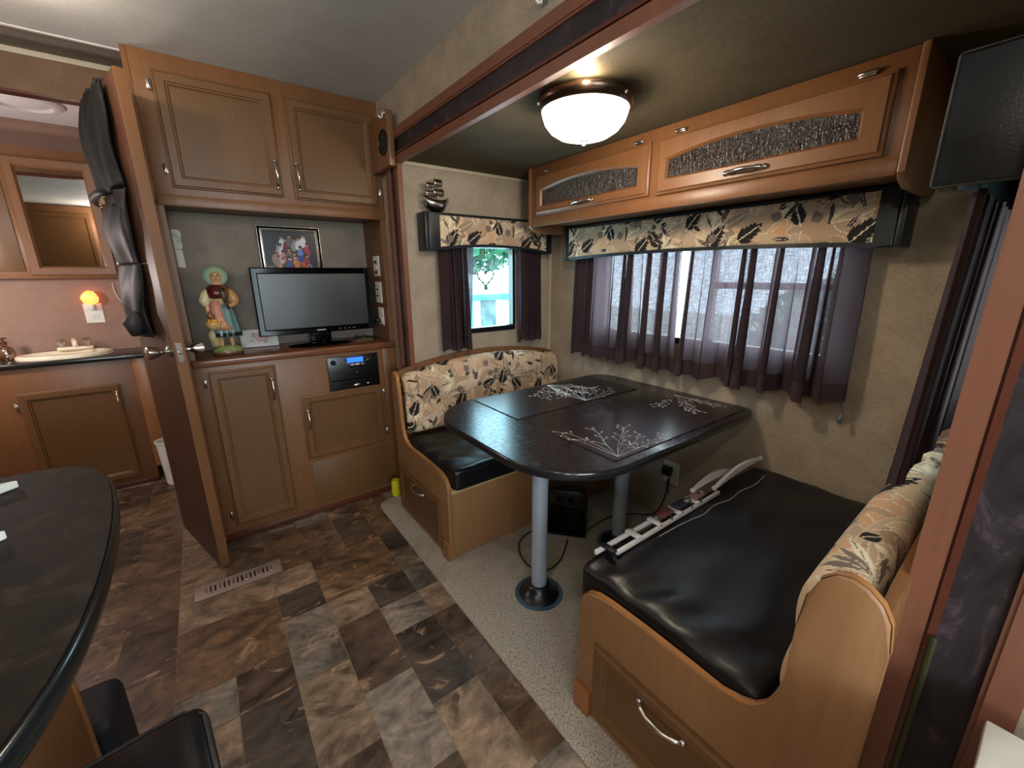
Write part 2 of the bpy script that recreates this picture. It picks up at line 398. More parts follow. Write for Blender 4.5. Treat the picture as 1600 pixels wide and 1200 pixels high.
def fabric(seed, sc):
    rnd = random.Random(seed); cv = Canvas(.84, .42, .002, (176, 148, 122)); cv.sc = sc
    tans = [(196, 168, 138), (184, 154, 126), (170, 142, 118), (206, 180, 150), (152, 126, 106), (200, 158, 122), (188, 164, 140)]
    cream = (226, 212, 184); dark = (42, 36, 36); taupe = (118, 102, 92)
    for _ in range(110):
        a = rnd.uniform(0, 6.28)
        cv.leaf(rnd.random()*.84, rnd.random()*.42, a, rnd.uniform(.07, .17), rnd.uniform(.012, .036), rnd.choice(tans), cream if rnd.random() < .3 else None, rnd.choice([cream, cream, (208, 188, 158), None]), .0021)
    def fan(cx, cy, a0, spread, n, L):
        for i in range(n):
            a = a0+spread*(i/(n-1)-.5); c = rnd.choice([cream, (208, 186, 154), (186, 158, 128), taupe])
            cv.leaf(cx, cy, a, L*rnd.uniform(.8, 1.1), .0065, c, dark if rnd.random() < .3 else None, (222, 206, 176), .0016)
    for k in range(11):
        fan((k+.5)*.0764+rnd.uniform(-.02, .02), rnd.random()*.42, rnd.uniform(0, 6.28), 2.6, 9, .07)
    for _ in range(30):
        cv.line(rnd.random()*.84, rnd.random()*.42, rnd.uniform(0, 6.28), rnd.uniform(.05, .12), .0011, cream)
    def sprig(cx, cy, a, L, c):
        for i in range(4):
            t = .12+.2*i
            for sd in (-1, 1):
                cv.leaf(cx+math.cos(a)*L*t*sc, cy+math.sin(a)*L*t*sc, a+sd*.70, L*(.52-.07*i), L*.095, c)
        cv.leaf(cx+math.cos(a)*L*.72*sc, cy+math.sin(a)*L*.72*sc, a, L*.42, L*.085, c)
        cv.line(cx, cy, a, L*.98*sc, .0016*sc, cream)
    for (cx, cy, a, L) in ((.20, .06, .6, .10), (.70, .06, 2.3, .09), (.60, .30, 1.4, .10), (.82, .12, .9, .09), (.08, .04, .9, .10), (.30, .20, 1.2, .11), (.56, .03, .8, .10), (.74, .25, 2.2, .10), (.18, .30, 2.0, .08), (.46, .31, .4, .09), (.66, .16, 1.0, .08), (.42, .10, 1.9, .08), (.02, .22, 1.1, .09))[:13 if sc == 1 else 3]:
        sprig(cx, cy, a, L, dark)
    for _ in range(34 if sc == 1 else 12):
        cv.leaf(rnd.random()*.84, rnd.random()*.42, rnd.uniform(0, 6.28), rnd.uniform(.045, .08), rnd.uniform(.006, .010), rnd.choice([dark, (58, 46, 46), (76, 62, 60)]), cream if rnd.random() < .5 else None, (214, 196, 166), .0012)
    for _ in range(20 if sc == 1 else 6):
        cv.leaf(rnd.random()*.84, rnd.random()*.42, rnd.uniform(0, 6.28), .028, .011, dark, cream, (210, 190, 160), .0012)
    for _ in range(14 if sc == 1 else 5):
        cv.leaf(rnd.random()*.84, rnd.random()*.42, rnd.uniform(0, 6.28), .042, .018, (122, 106, 98), None, None)
    return cv
FAB = fabric(7, 1.0); FAB2 = fabric(12, 1.35)
def colour_mesh(me, cols):
    at = me.color_attributes.new('Col', 'FLOAT_COLOR', 'POINT')
    a = np.ones((len(me.vertices), 4), np.float32); a[:, :3] = cols
    at.data.foreach_set('color', a.ravel())
def grid_mesh(name, P, m, parent=None, cols=None, smooth=True, closed_u=False):
    """P: (nu, nv, 3) array"""
    nu, nv = P.shape[:2]
    idx = np.arange(nu*nv).reshape(nu, nv)
    fa = []
    ru = range(nu if closed_u else nu-1)
    for i in ru:
        i2 = (i+1) % nu
        a = idx[i, :-1]; b = idx[i2, :-1]; c = idx[i2, 1:]; d_ = idx[i, 1:]
        fa.append(np.stack([a, b, c, d_], 1))
    fa = np.concatenate(fa)
    me = bpy.data.meshes.new(name)
    me.from_pydata(P.reshape(-1, 3).tolist(), [], fa.tolist()); me.update()
    if cols is not None: colour_mesh(me, cols.reshape(-1, 3))
    return link(name, me, m, parent, smooth)
def print_plane(name, cv, F, u0, v0, n, m, parent, w=None, h=None):
    """flat print with a vertex per printed dot; canvas placed with its lower-left corner at (u0,v0)"""
    U, V = np.meshgrid(np.linspace(0, cv.w, cv.W), np.linspace(0, cv.h, cv.H), indexing='ij')
    P = np.zeros((cv.W, cv.H, 3))
    for k in range(3): P[..., k] = F[k][3]+F[k][0]*(u0+U)+F[k][1]*(v0+V)+F[k][2]*n
    return grid_mesh(name, P, m, parent, cv.a.transpose(1, 0, 2), False)

# ------------------------------------------------------------------ dimensions
XW = .87          # room-side face of the slide-out wall
XB = 1.85         # back wall of the slide-out
YE, YN = 2.09, .06  # far and near end walls of the slide-out
ZC, ZS = 2.14, 1.83  # ceilings
def wall(name, pieces, m):
    bm = bmesh.new()
    for p in pieces: box(bm, *p)
    o = obj(name, bm, m); o['kind'] = 'structure'; return o

# ------------------------------------------------------------------ floor of printed slate tiles
flo = wall('floor', [(-1.65, XW+.05, -2.55, 3.75, -.06, -.0015)], M['grout'])
rnd = random.Random(11)
gx, gy, ox, oy = .1625, .16, .06, 1.275
occ = {}
pal = {'d': (82, 66, 55), 'b': (108, 84, 64), 'l': (134, 114, 96), 'g': (122, 112, 102), 'm': (100, 82, 68), 'k': (72, 63, 57)}
fixed = [(1, -1, 1, 2, 'd'), (1, 1, 1, 1, 'l'), (2, 1, 1, 1, 'k'), (2, 0, 1, 1, 'g'), (2, -2, 1, 2, 'k'), (0, 2, 1, 1, 'k'), (0, 3, 1, 1, 'l'),
         (0, 0, 1, 2, 'g'), (-1, 0, 1, 1, 'd'), (-2, 1, 2, 2, 'b'), (-3, 2, 1, 2, 'd'), (0, -2, 1, 2, 'l'), (-1, -2, 1, 2, 'k'), (1, 2, 2, 2, 'b'),
         (3, 0, 1, 1, 'l'), (3, 1, 1, 1, 'g'), (1, -3, 1, 2, 'g'), (2, -4, 1, 2, 'l'), (-2, 0, 1, 1, 'g'), (-2, -1, 1, 1, 'l'), (-1, 3, 1, 1, 'l'), (3, -1, 1, 1, 'm'),
         (-4, 4, 2, 2, 'm'), (0, 4, 2, 2, 'b'), (2, 4, 1, 1, 'd'), (-3, 0, 1, 2, 'b')]
tiles = []
def claim(i, j, w, h, k):
    for a in range(w):
        for b in range(h): occ[(i+a, j+b)] = 1
    tiles.append((i, j, w, h, k))
for t_ in fixed: claim(*t_)
IMIN, IMAX, JMIN, JMAX = -7, 4, -6, 13
for j in range(JMIN, JMAX+1):
    for i in range(IMIN, IMAX+1):
        if (i, j) in occ: continue
        opts = [(2, 2), (1, 2), (2, 1), (1, 1), (1, 2)]; rnd.shuffle(opts)
        for w, h in opts+[(1, 1)]:
            if all((i+a, j+b) not in occ and i+a <= IMAX and j+b <= JMAX for a in range(w) for b in range(h)):
                claim(i, j, w, h, rnd.choice('dbbmgldmk')); break
tmesh = {}
for (i, j, w, h, k) in tiles:
    x0, x1, y0, y1 = ox+gx*i, ox+gx*(i+w), oy+gy*j, oy+gy*(j+h)
    x1c = min(x1, XW-.005)
    if x0 > .66 or (y0 > 2.34 and x0 > -.12) : continue
    key = (w, h, round(x1c-x0, 3))
    if key not in tmesh:
        bm = bmesh.new(); g = .0011
        box(bm, g, x1c-x0-g, g, y1-y0-g, -.0015, .0004)
        me = bpy.data.meshes.new('tile'); bmesh.ops.recalc_face_normals(bm, faces=bm.faces); bm.to_mesh(me); bm.free(); me.materials.append(M['tile']); tmesh[key] = me
    o = bpy.data.objects.new('tile', tmesh[key]); o.location = (x0, y0, 0); o.parent = flo
    c = pal[k]; q = rnd.uniform(.9, 1.1); o.color = (*[min(1, x*q) for x in lin(c)], 1)
    C.objects.link(o)

# ------------------------------------------------------------------ shell of the room
wall('ceiling', [(-1.65, XW, -2.55, 2.392, ZC, ZC+.04)], M['ceiling'])
wall('ceiling_passage', [(-1.65, -.075, 2.392, 2.60, ZC+.002, ZC+.04)], M['wall_grey'])
wall('trim_2', [(-1.65, -.075, 2.385, 2.399, ZC-.004, ZC+.002)], M['white_paint'])
# wall with the slide-out opening
wall('wall_right', [(XW, XW+.03, YN, 2.35, ZS+.02, ZC), (XW, XW+.03, -2.55, YN, 1.90, ZC), (XW, XW+.03, -.62, YN, 0, 1.90), (XW, XW+.03, -2.55, -1.35, 0, 1.90),
                    (XW, XW+.03, YE, 2.75, 0, ZS+.02)], M['wall'])
wall('wall_left', [(-1.65, -1.60, -2.55, -2.2, 0, ZC), (-1.65, -1.60, -.92, 3.75, 0, ZC), (-1.65, -1.60, -2.2, -.92, 0, 1.15), (-1.65, -1.60, -2.2, -.92, 1.85, ZC)], M['wall'])
wall('wall_rear', [(-1.65, XW, -2.55, -2.50, 0, .95), (-1.65, XW, -2.55, -2.50, 1.85, ZC), (-1.65, -1.15, -2.55, -2.5, .95, 1.85), (.35, XW, -2.55, -2.5, .95, 1.85)], M['wall'])
# bathroom
wall('wall_bathroom_far', [(-1.60, -.20, 3.68, 3.73, 0, ZC)], M['wall_bath'])
wall('wall_bathroom_right', [(-.225, -.097, 2.64, 3.68, 0, ZC)], M['wall_bath'])
wall('wall_partition', [(-.205, .92, 2.745, 2.78, 0, ZC), (-.205, -.097, 2.60, 2.64, 0, 1.995)], M['wall'])
wall('wall_bathroom_header', [(-1.60, -.097, 2.60, 2.64, 1.995, ZC)], M['wall_brown'])
wall('wall_bathroom_jamb', [(-1.60, -.98, 2.60, 2.64, 0, 1.995)], M['wall'])
wall('ceiling_bathroom', [(-1.60, -.20, 2.64, 3.73, ZC, ZC+.04)], M['ceiling_bath'])
wall('trim_3', [(-.98, -.26, 2.592, 2.645, 1.985, 1.995)], M['wood_dark'])
wall('trim_4', [(-1.6, -.10, 2.59, 2.60, ZC-.02, ZC)], M['cove'])
# slide-out box
wall('ceiling_slide', [(XW+.0, XB+.05, YN-.05, YE+.05, ZS, ZS+.02)], M['ceiling_slide'])
wy0, wy1, wz0, wz1 = .53, 1.63, .965, 1.44
wall('wall_slide_back', [(XB, XB+.05, YN-.05, wy0, 0, ZS), (XB, XB+.05, wy1, YE+.05, 0, ZS), (XB, XB+.05, wy0, wy1, 0, wz0), (XB, XB+.05, wy0, wy1, wz1, ZS)], M['wall'])
fx0, fx1, fz0, fz1 = 1.20, 1.56, .965, 1.46
wall('wall_slide_far', [(XW+.03, fx0, YE, YE+.05, 0, ZS), (fx1, XB, YE, YE+.05, 0, ZS), (fx0, fx1, YE, YE+.05, 0, fz0), (fx0, fx1, YE, YE+.05, fz1, ZS)], M['wall'])
wall('wall_slide_near', [(XW+.03, fx0, YN-.05, YN, 0, ZS), (fx1, XB, YN-.05, YN, 0, ZS), (fx0, fx1, YN-.05, YN, 0, fz0), (fx0, fx1, YN-.05, YN, fz1, ZS)], M['wall'])
wall('floor_slide', [(.672, XB+.05, YN-.05, YE+.05, -.05, .001)], M['grout'])
wall('trim_5', [(XW, XB-.012, YE-.010, YE, ZS-.016, ZS)], M['cove'])
wall('trim_6', [(XB-.012, XB, YE-.010, YE, .3, ZS)], M['cove'])
wall('trim_7', [(XB-.010, XB, 1.87, YE-.01, ZS-.016, ZS)], M['cove'])
# carpet with its rounded nose into the room
cp = [(XB, YN), (XB, YE), (.79, YE), (.79, 2.22)]
for k in range(7):
    a = PI/2+PI/2*k/6; cp.append((.715+.07*math.cos(a), 2.15+.07*math.sin(a)))
cp += [(.645, YN), ]
bm = bmesh.new(); poly(bm, cp, 0.0012, .012, .004); tag(obj('carpet', bm, M['carpet'], auto=40), 'beige flecked carpet under the dinette with a rounded aisle corner', 'carpet')
# slide-out trim: inner moulding, rubber seal, outer moulding round three sides
t1 = bpy.data.objects.new('trim_1', None); C.objects.link(t1); t1['kind'] = 'structure'
def ushape(bm, a, b, x0, x1, zb=.0):
    """band between offsets a..b outside the opening"""
    yl, yr, zt = YE-.011, .064, 1.826
    def ring(o_): return [(yl+o_, zb), (yl+o_, zt+o_), (yr-o_, zt+o_), (yr-o_, zb)]
    A, B = ring(a), ring(b)
    for i in range(3):
        q = [A[i], A[i+1], B[i+1], B[i]]
        v0 = [bm.verts.new((x0, p[0], p[1])) for p in q]; v1 = [bm.verts.new((x1, p[0], p[1])) for p in q]
        bm.faces.new(v0); bm.faces.new(v1[::-1])
        for k in range(4): bm.faces.new((v0[k], v0[(k+1) % 4], v1[(k+1) % 4], v1[k]))
bm = bmesh.new(); ushape(bm, -.014, .019, .850, .874); obj('inner_moulding', bm, M['wood_red'], t1)
bm = bmesh.new(); ushape(bm, .019, .0225, .858, .874); ushape(bm, .0225, .032, .848, .874); obj('bead_moulding', bm, M['wood_dark'], t1)
bm = bmesh.new(); ushape(bm, .032, .090, .858, .874); obj('rubber_seal', bm, M['seal'], t1)
bm = bmesh.new(); ushape(bm, .090, .096, .850, .874); ushape(bm, .096, .130, .846, .874); obj('outer_moulding', bm, M['wood_red'], t1)
bx('latch_strip', (.840, .848, .028, .037, .05, .745), M['brass'], t1, .003)

# ------------------------------------------------------------------ windows
def window(name, F, u0, u1, v0, v1, rails=(), mull=None):
    w = bpy.data.objects.new(name, None); C.objects.link(w); w['kind'] = 'structure'
    b = .018
    bm = bmesh.new()
    for q in ((u0, u1, v0, v0+b+.012), (u0, u1, v1-b, v1), (u0, u0+b, v0+b+.012, v1-b), (u1-b, u1, v0+b+.012, v1-b)):
        box(bm, q[0], q[1], q[2], q[3], -.035, .008, .002, F)
    if mull: box(bm, mull-.012, mull+.012, v0+b+.012, v1-b, -.03, .004, .002, F)
    for (a, c_, z) in rails: box(bm, a, c_, z-.014, z+.014, -.03, .004, .002, F)
    obj('window_frame', bm, M['black_plastic'], w)
    bm = bmesh.new(); box(bm, u0+b, u1-b, v0+b, v1-b, -.024, -.020, 0, F); obj('pane', bm, M['glass'], w)
    return w
w1 = window('window_1', FY(YE), fx0, fx1, fz0, fz1)
w2 = window('window_2', FX(XB), -wy1, -wy0, wz0, wz1, rails=[(-.99, -wy0-.02, 1.245)], mull=-1.0)
w3 = window('window_3', FN(YN), -fx1, -fx0, fz0, fz1)

# ------------------------------------------------------------------ joinery helpers
def rect_pts(u0, u1, v0, v1, n): return [(u0, v0, n), (u1, v0, n), (u1, v1, n), (u0, v1, n)]
def panel_door(parent, F, u0, u1, v0, v1, w=.05, th=.018, name='door', handle=None, hinges=()):
    """frame-and-panel cabinet door lying on the plane n=0 of F"""
    bm = bmesh.new(); R = lambda i, n: rect_pts(u0+i, u1-i, v0+i, v1-i, n)
    loft(bm, [R(0, 0), R(0, th*.5), R(.003, th*.62), R(.006, th*.66), R(.010, th), R(w-.014, th), R(w-.010, th*.72), R(w-.006, th*.70), R(w, th*.30), R(w, 0.001)], F)
    d_ = obj(name, bm, M['wood_door'], parent, auto=25)
    bm = bmesh.new(); i = w-.002; loft(bm, [R(i, .0015), R(i, th*.34), R(i+.004, th*.36)], F, cap1=True); obj('panel', bm, M['wood_panel'], d_)
    if handle:
        hu, hv, L, vert = handle; pull(d_, F, hu, hv, th, L, vert)
    for (hu, hv, vert) in hinges: hinge(d_, F, hu, hv, vert)
    return d_
def pull(parent, F, u, v, n, L=.10, vert=True, name='handle'):
    bm = bmesh.new(); pts = []; rs = []
    for k in range(15):
        t = k/14; s = (t-.5)*L; h = .004+.024*math.sin(PI*t)**.7
        p = (u, v+s, n+h) if vert else (u+s, v, n+h)
        pts.append(F @ Vector(p)); rs.append(.0042+.0026*math.sin(PI*t)**2+(.0022 if k in (1, 2, 12, 13) else 0))
    tube(bm, pts, rs, 10)
    for s in (-.5, .5):
        p = (u, v+s*L, n+.004) if vert else (u+s*L, v, n+.004)
        ball(bm, F @ Vector(p), .0085, n=10, m=6)
    return obj(name, bm, M['chrome'], parent, smooth=True)
def hinge(parent, F, u, v, vert=True):
    bm = bmesh.new(); a = .022
    if vert:
        tube(bm, [F @ Vector((u, v-a, .011)), F @ Vector((u, v-a*.8, .013)), F @ Vector((u, v+a*.8, .013)), F @ Vector((u, v+a, .011))], [.002, .0042, .0042, .002], 8)
        box(bm, u-.007, u+.007, v-a*.8, v+a*.8, .0, .010, .002, F)
    else:
        tube(bm, [F @ Vector((u-a, v, .011)), F @ Vector((u-a*.8, v, .013)), F @ Vector((u+a*.8, v, .013)), F @ Vector((u+a, v, .011))], [.002, .0042, .0042, .002], 8)
        box(bm, u-a*.8, u+a*.8, v-.007, v+.007, .0, .010, .002, F)
    return obj('hinge', bm, M['chrome'], parent, auto=40)

# ------------------------------------------------------------------ media wall: upper cabinet, niche, base cabinet
YF = 2.327
uc = thing('upper_cabinet', 'maple upper cabinet with two panelled doors above the television niche', 'cabinet', (.4, 2.5, 1.59))
bm = bmesh.new()
box(bm, -.078, .868, YF, 2.74, 1.595, ZC-.001, .002)
obj('body', bm, M['wood'], uc, auto=35)
bx('side_panel', (-.096, -.0785, YF+.001, 2.745, .004, ZC-.001), M['wood'], uc, .001)
bx('bottom_rail', (-.078, .868, YF-.006, YF+.01, 1.582, 1.625), M['wood'], uc, .003)
F = FY(YF)
panel_door(uc, F, -.018, .392, 1.652, 2.076, handle=(.370, 1.745, .11, True), hinges=[(-.030, 2.02, True), (-.030, 1.72, True)])
panel_door(uc, F, .440, .840, 1.648, 2.076, handle=(.459, 1.745, .11, True), hinges=[(.852, 2.02, True), (.852, 1.72, True)])
mb = thing('media_cabinet', 'maple base cabinet with wood counter beneath the television', 'cabinet', (.4, 2.5, 0))
bx('body', (-.078, .868, YF, 2.74, .004, .895), M['wood'], mb, .002)
bx('counter', (-.078, .868, YF-.016, 2.74, .895, .93), M['wood_top'], mb, .008, seg=3)
bx('toe_board', (-.078, .80, YF-.008, YF, .0045, .035), M['wood_dark'], mb, .003)
bx('side_stile', (.79, .868, YF-.006, YF+.002, .04, .893), M['wood'], mb, .002)
bx('lower_panel', (.35, .77, YF-.003, YF+.002, .05, .31), M['wood_panel'], mb, .002)
panel_door(mb, F, -.030, .246, .078, .872, w=.048, handle=(.222, .755, .105, True), hinges=[(-.042, .82, True), (-.042, .14, True)])
panel_door(mb, F, .338, .765, .336, .688, w=.048, handle=(.362, .560, .10, True), hinges=[(.777, .64, True), (.777, .40, True)])
wall('wall_niche', [(-.078, .868, 2.62, 2.66, .931, 1.594)], M['wall_grey'])
wall('trim_8', [(-.078, -.060, YF+.002, 2.62, .931, 1.594), (.842, .868, YF+.002, 2.62, .931, 1.594)], M['wood'])
bx('corner_trim_left', (-.098, -.080, YF-.004, YF+.02, 1.56, 1.60), M['dark_metal'], uc, .002)

# stereo
st = thing('stereo', 'black built-in stereo with a blue lit display above the small cabinet door', 'stereo', (.62, YF, .78))
bm = bmesh.new(); box(bm, .488, .760, .690, .876, 0.0012, .010, .004, F); obj('faceplate', bm, M['black_plastic'], st, auto=35)
bm = bmesh.new(); box(bm, .590, .676, .836, .862, .009, .0125, .001, F); obj('display', bm, M['lcd'], st)
bm = bmesh.new(); tube(bm, [F @ Vector((.633+.072*math.cos(a), .849+.021*math.sin(a), .010)) for a in [2*PI*k/32 for k in range(32)]], .0012, 6, True); obj('display_ring', bm, M['chrome'], st, smooth=True)
for k, (uu, vv) in enumerate([(.613, .818), (.643, .818), (.673, .818), (.722, .822), (.600, .776), (.640, .776), (.680, .776), (.722, .776), (.560, .712), (.590, .712)]):
    bm = bmesh.new(); box(bm, uu-.013, uu+.013, vv-.007, vv+.007, .008, .0135, .002, F); b_ = obj('button', bm, M['black_gloss'], st)
    bm = bmesh.new(); box(bm, uu-.008, uu+.008, vv-.0014, vv+.0014, .0136, .0140, 0, F); obj('button_mark', bm, M['chrome'], b_)
bm = bmesh.new(); box(bm, .50, .748, .742, .747, .009, .012, .001, F); obj('disc_slot', bm, M['black_gloss'], st)
for (uu, vv) in ((.518, .845), (.735, .850)):
    bm = bmesh.new(); lathe(bm, [(0, .024), (.011, .024), (.013, .020), (.014, .008)], (0, 0, 0), 20, F @ Matrix.Translation((uu, vv, 0))); obj('knob', bm, M['black_plastic'], st, auto=40)
bm = bmesh.new(); lathe(bm, [(0, .0135), (.020, .0130), (.022, .010)], (0, 0, 0), 24, F @ Matrix.Translation((.632, .707, 0)) @ Matrix.Diagonal((1, .36, 1, 1))); obj('badge', bm, M['chrome'], st, smooth=True)
bm = bmesh.new(); box(bm, .685, .697, .706, .712, .008, .0125, .001, F); obj('port', bm, M['white_plastic'], st)

# television
tv = thing('television', 'black flat television standing on the wood counter', 'television', (.50, 2.46, .931))
F2 = FY(2.452)
R = lambda i, n: rect_pts(.214+i, .800-i, .998+i, 1.338-i, n)
bm = bmesh.new(); loft(bm, [R(.02, -.05), R(0, -.035), R(0, .004), R(.005, .012), R(.026, .010), R(.031, .004), R(.031, .001)], F2, cap0=True); obj('bezel', bm, M['black_gloss'], tv, auto=30)
bm = bmesh.new(); loft(bm, [rect_pts(.244, .770, 1.028, 1.308, -.005), rect_pts(.244, .770, 1.028, 1.308, .0022)], F2, cap1=True); obj('screen', bm, M['screen'], tv)
bm = bmesh.new(); box(bm, .485, .530, 1.008, 1.016, .010, .0118, .0005, F2); obj('badge', bm, M['chrome'], tv)
for k in range(4):
    bm = bmesh.new(); box(bm, .60+.025*k, .612+.025*k, 1.010, 1.014, .010, .0120, .0005, F2); obj('button', bm, M['chrome'], tv)
bx('neck', (.45, .56, 2.462, 2.495, .945, 1.03), M['black_gloss'], tv, .006)
bm = bmesh.new(); lathe(bm, [(0, .0), (.15, .0), (.155, .004), (.148, .010), (.03, .016), (0, .016)], (.50, 2.465, .9305), 40, sx=1.05, sy=.62); obj('stand_base', bm, M['black_gloss'], tv, auto=50)
# wires beside the stand
def wiggle(p0, p1, n, amp, seed, zmin=None):
    q = random.Random(seed); out = []
    for k in range(n+1):
        t = k/n; e = math.sin(PI*t)
        p = [p0[i]+(p1[i]-p0[i])*t+q.uniform(-amp, amp)*e for i in range(3)]
        if zmin is not None: p[2] = max(zmin, p[2])
        out.append(p)
    return smooth(out)
def smooth(pts, it=3):
    for _ in range(it):
        o_ = [pts[0]]
        for a, b in zip(pts, pts[1:]):
            o_ += [[a[i]*.75+b[i]*.25 for i in range(3)], [a[i]*.25+b[i]*.75 for i in range(3)]]
        pts = o_+[pts[-1]]
    return pts
tag(tb('television_cables', wiggle((.66, 2.50, .936), (.80, 2.44, .936), 14, .035, 3, .9345), .003, M['black_plastic'], n=6), 'tangle of black cables on the counter right of the television', 'cable')
tag(tb('gold_cable', wiggle((.68, 2.43, .936), (.77, 2.41, .936), 12, .022, 8, .9335), .002, plain('tan_wire', (126, 104, 60), .4), n=6), 'thin tan wire coiled in front of the cable tangle', 'cable')

# outlets on the niche's right side
FXn = FX(.8415)
def plate(name, label, F, u0, u1, v0, v1, kind, parent=None):
    t = thing(name, label, 'outlet', F @ Vector(((u0+u1)/2, v0, 0)))
    bm = bmesh.new(); R = lambda i, n: rect_pts(u0+i, u1-i, v0+i, v1-i, n); loft(bm, [R(0, 0.0005), R(0, .003), R(.004, .006)], F, cap1=True); obj('cover_plate', bm, M['white_plastic'], t, auto=30)
    um = (u0+u1)/2; h = (v1-v0)
    if kind == 'outlet':
        for vv in (v0+h*.30, v0+h*.70):
            bm = bmesh.new(); box(bm, um-.016, um+.016, vv-.013, vv+.013, .005, .0085, .003, F); s_ = obj('socket', bm, M['white_plastic'], t)
            bm = bmesh.new()
            for du in (-.006, .006): box(bm, um+du-.0011, um+du+.0011, vv-.001, vv+.007, .008, .0089, 0, F)
            lathe(bm, [(0, .0009), (.0022, .0009), (.0022, 0)], (0, 0, 0), 10, F @ Matrix.Translation((um, vv-.007, .008))); obj('slot', bm, M['black_matte'], s_)
    elif kind == 'switch':
        for k in range(3):
            bm = bmesh.new(); box(bm, um-.018, um+.018, v0+h*(.2+.25*k)-.008, v0+h*(.2+.25*k)+.008, .005, .010, .002, F); obj('switch', bm, M['dark_metal'] if k != 1 else M['white_plastic'], t)
    else:
        for vv in (.35, .65):
            bm = bmesh.new(); lathe(bm, [(0, .014), (.004, .014), (.005, .010), (.005, .004)], (0, 0, 0), 12, F @ Matrix.Translation((um, v0+h*vv, 0))); obj('jack', bm, M['dark_metal'], t)
    return t
plate('switch_plate', 'white plate with dark switches, topmost in the niche beside the television', FXn, -2.482, -2.395, 1.292, 1.402, 'switch')
plate('jack_plate', 'white plate with two cable jacks, middle of the three beside the television', FXn, -2.485, -2.393, 1.142, 1.260, 'jack')
plate('wall_outlet', 'white outlet with a black plug, lowest of the three beside the television', FXn, -2.468, -2.390, 1.016, 1.116, 'outlet')
pg = thing('power_plug', 'black plug in the lowest outlet right of the television', 'plug', (.83, 2.43, 1.04))
bm = bmesh.new(); box(bm, -2.442, -2.416, 1.032, 1.054, .0092, .034, .004, FXn); obj('plug_body', bm, M['black_plastic'], pg, auto=40)
tb('cord', smooth([[.808, 2.43, 1.043], [.803, 2.435, 1.045], [.806, 2.46, 1.02], [.808, 2.50, 1.0]]), .003, M['black_plastic'], pg, 6)

# family photo frame on the niche wall
ff = thing('photo_frame', 'dark picture frame with silver lines holding a group photo above the television', 'picture frame', (.43, 2.61, 1.30))
FW = FY(2.6195)
R = lambda i, n: rect_pts(.285+i, .592-i, 1.30+i, 1.553-i, n)
bm = bmesh.new(); loft(bm, [R(0, 0), R(0, .014), R(.003, .018), R(.010, .018)], FW); obj('outer_edge', bm, M['chrome'], ff, auto=25)
bm = bmesh.new(); loft(bm, [R(.004, .0), R(.004, .0185), R(.007, .0195), R(.016, .016)], FW); obj('frame', bm, M['black_gloss'], ff, auto=25)
bm = bmesh.new(); loft(bm, [R(.015, .0), R(.015, .017), R(.019, .018), R(.023, .012), R(.0255, .013), R(.028, .006)], FW); obj('silver_fillet', bm, M['chrome'], ff, auto=25)
def family():
    cv = Canvas(.252, .198, .0024, (44, 48, 56)); q = random.Random(4)
    cv.rect(0, .252, 0, .03, (70, 66, 60)); cv.rect(.0, .04, .0, .022, (120, 118, 112))
    ppl = [(.085, .135, (190, 200, 214)), (.105, .125, (120, 40, 48)), (.122, .142, (90, 98, 110)), (.145, .125, (150, 148, 150)), (.165, .132, (216, 212, 220)), (.19, .145, (224, 222, 228)), (.205, .10, (176, 60, 84)),
           (.075, .095, (204, 196, 214)), (.06, .075, (196, 128, 128)), (.085, .06, (190, 130, 120)), (.115, .075, (104, 92, 84)), (.17, .085, (110, 140, 206)), (.11, .03, (70, 84, 150)), (.14, .055, (150, 70, 80)), (.15, .035, (206, 120, 60)), (.18, .03, (190, 86, 52)), (.2, .045, (140, 60, 70)), (.06, .035, (180, 140, 124)), (.045, .05, (150, 120, 116))]
    for x, y, c in ppl:
        cv.ell(x, y, .014, .028, c, q.uniform(-.3, .3)); cv.ell(x+.002, y+.032, .0075, .010, (176, 128, 110)); cv.ell(x+.002, y+.038, .008, .006, (54, 40, 38))
    for _ in range(20): cv.ell(q.uniform(.05, .2), q.uniform(.01, .09), .009, .0035, q.choice([(190, 140, 120), (214, 190, 180), (120, 60, 60), (200, 130, 70)]), q.uniform(0, 3))
    cv.ell(.17, .06, .016, .02, (60, 80, 150)); cv.line(.075, .03, 1.72, .11, .0016, (210, 206, 222)); cv.ell(.21, .02, .012, .012, (170, 170, 168)); cv.ell(.21, .02, .007, .007, (40, 40, 44))
    return cv
cvf = family(); print_plane('photo', cvf, FW, .285+.0275, 1.30+.0275, .006, M['photo'], ff)

# notes taped to the niche wall
def note_canvas(w, h, words, seed):
    cv = Canvas(w, h, .0016, (206, 206, 202)); q = random.Random(seed)
    for (x, y, L, hh) in words:
        px_ = x
        while px_ < x+L:
            cv.line(px_, y+q.uniform(-.001, .001), q.choice([1.2, 1.9, .2, -.3, 1.57]), hh*q.uniform(.5, 1.0), .0009, (40, 40, 46)); px_ += .0034
    return cv
nt = thing('wall_note', 'white handwritten note taped high on the grey niche wall', 'note', (-.06, 2.62, 1.43))
bm = bmesh.new(); poly(bm, [(-.059, 1.425), (-.034, 1.425), (-.030, 1.432), (-.026, 1.505), (-.036, 1.512), (-.059, 1.513)], .0004, .0012, 0, FW); obj('paper_sheet', bm, M['paper'], nt)
cvn = note_canvas(.030, .075, [(.002, .060, .013, .006), (.002, .051, .018, .006), (.010, .040, .018, .007), (.011, .029, .018, .007), (.016, .019, .008, .006)], 5)
print_plane('handwriting', cvn, FW, -.0585, 1.432, .0014, M['printpaper'], nt)
n2_ = thing('paper_slip', 'plain white paper slip under the handwritten note beside the door', 'note', (-.06, 2.62, 1.35))
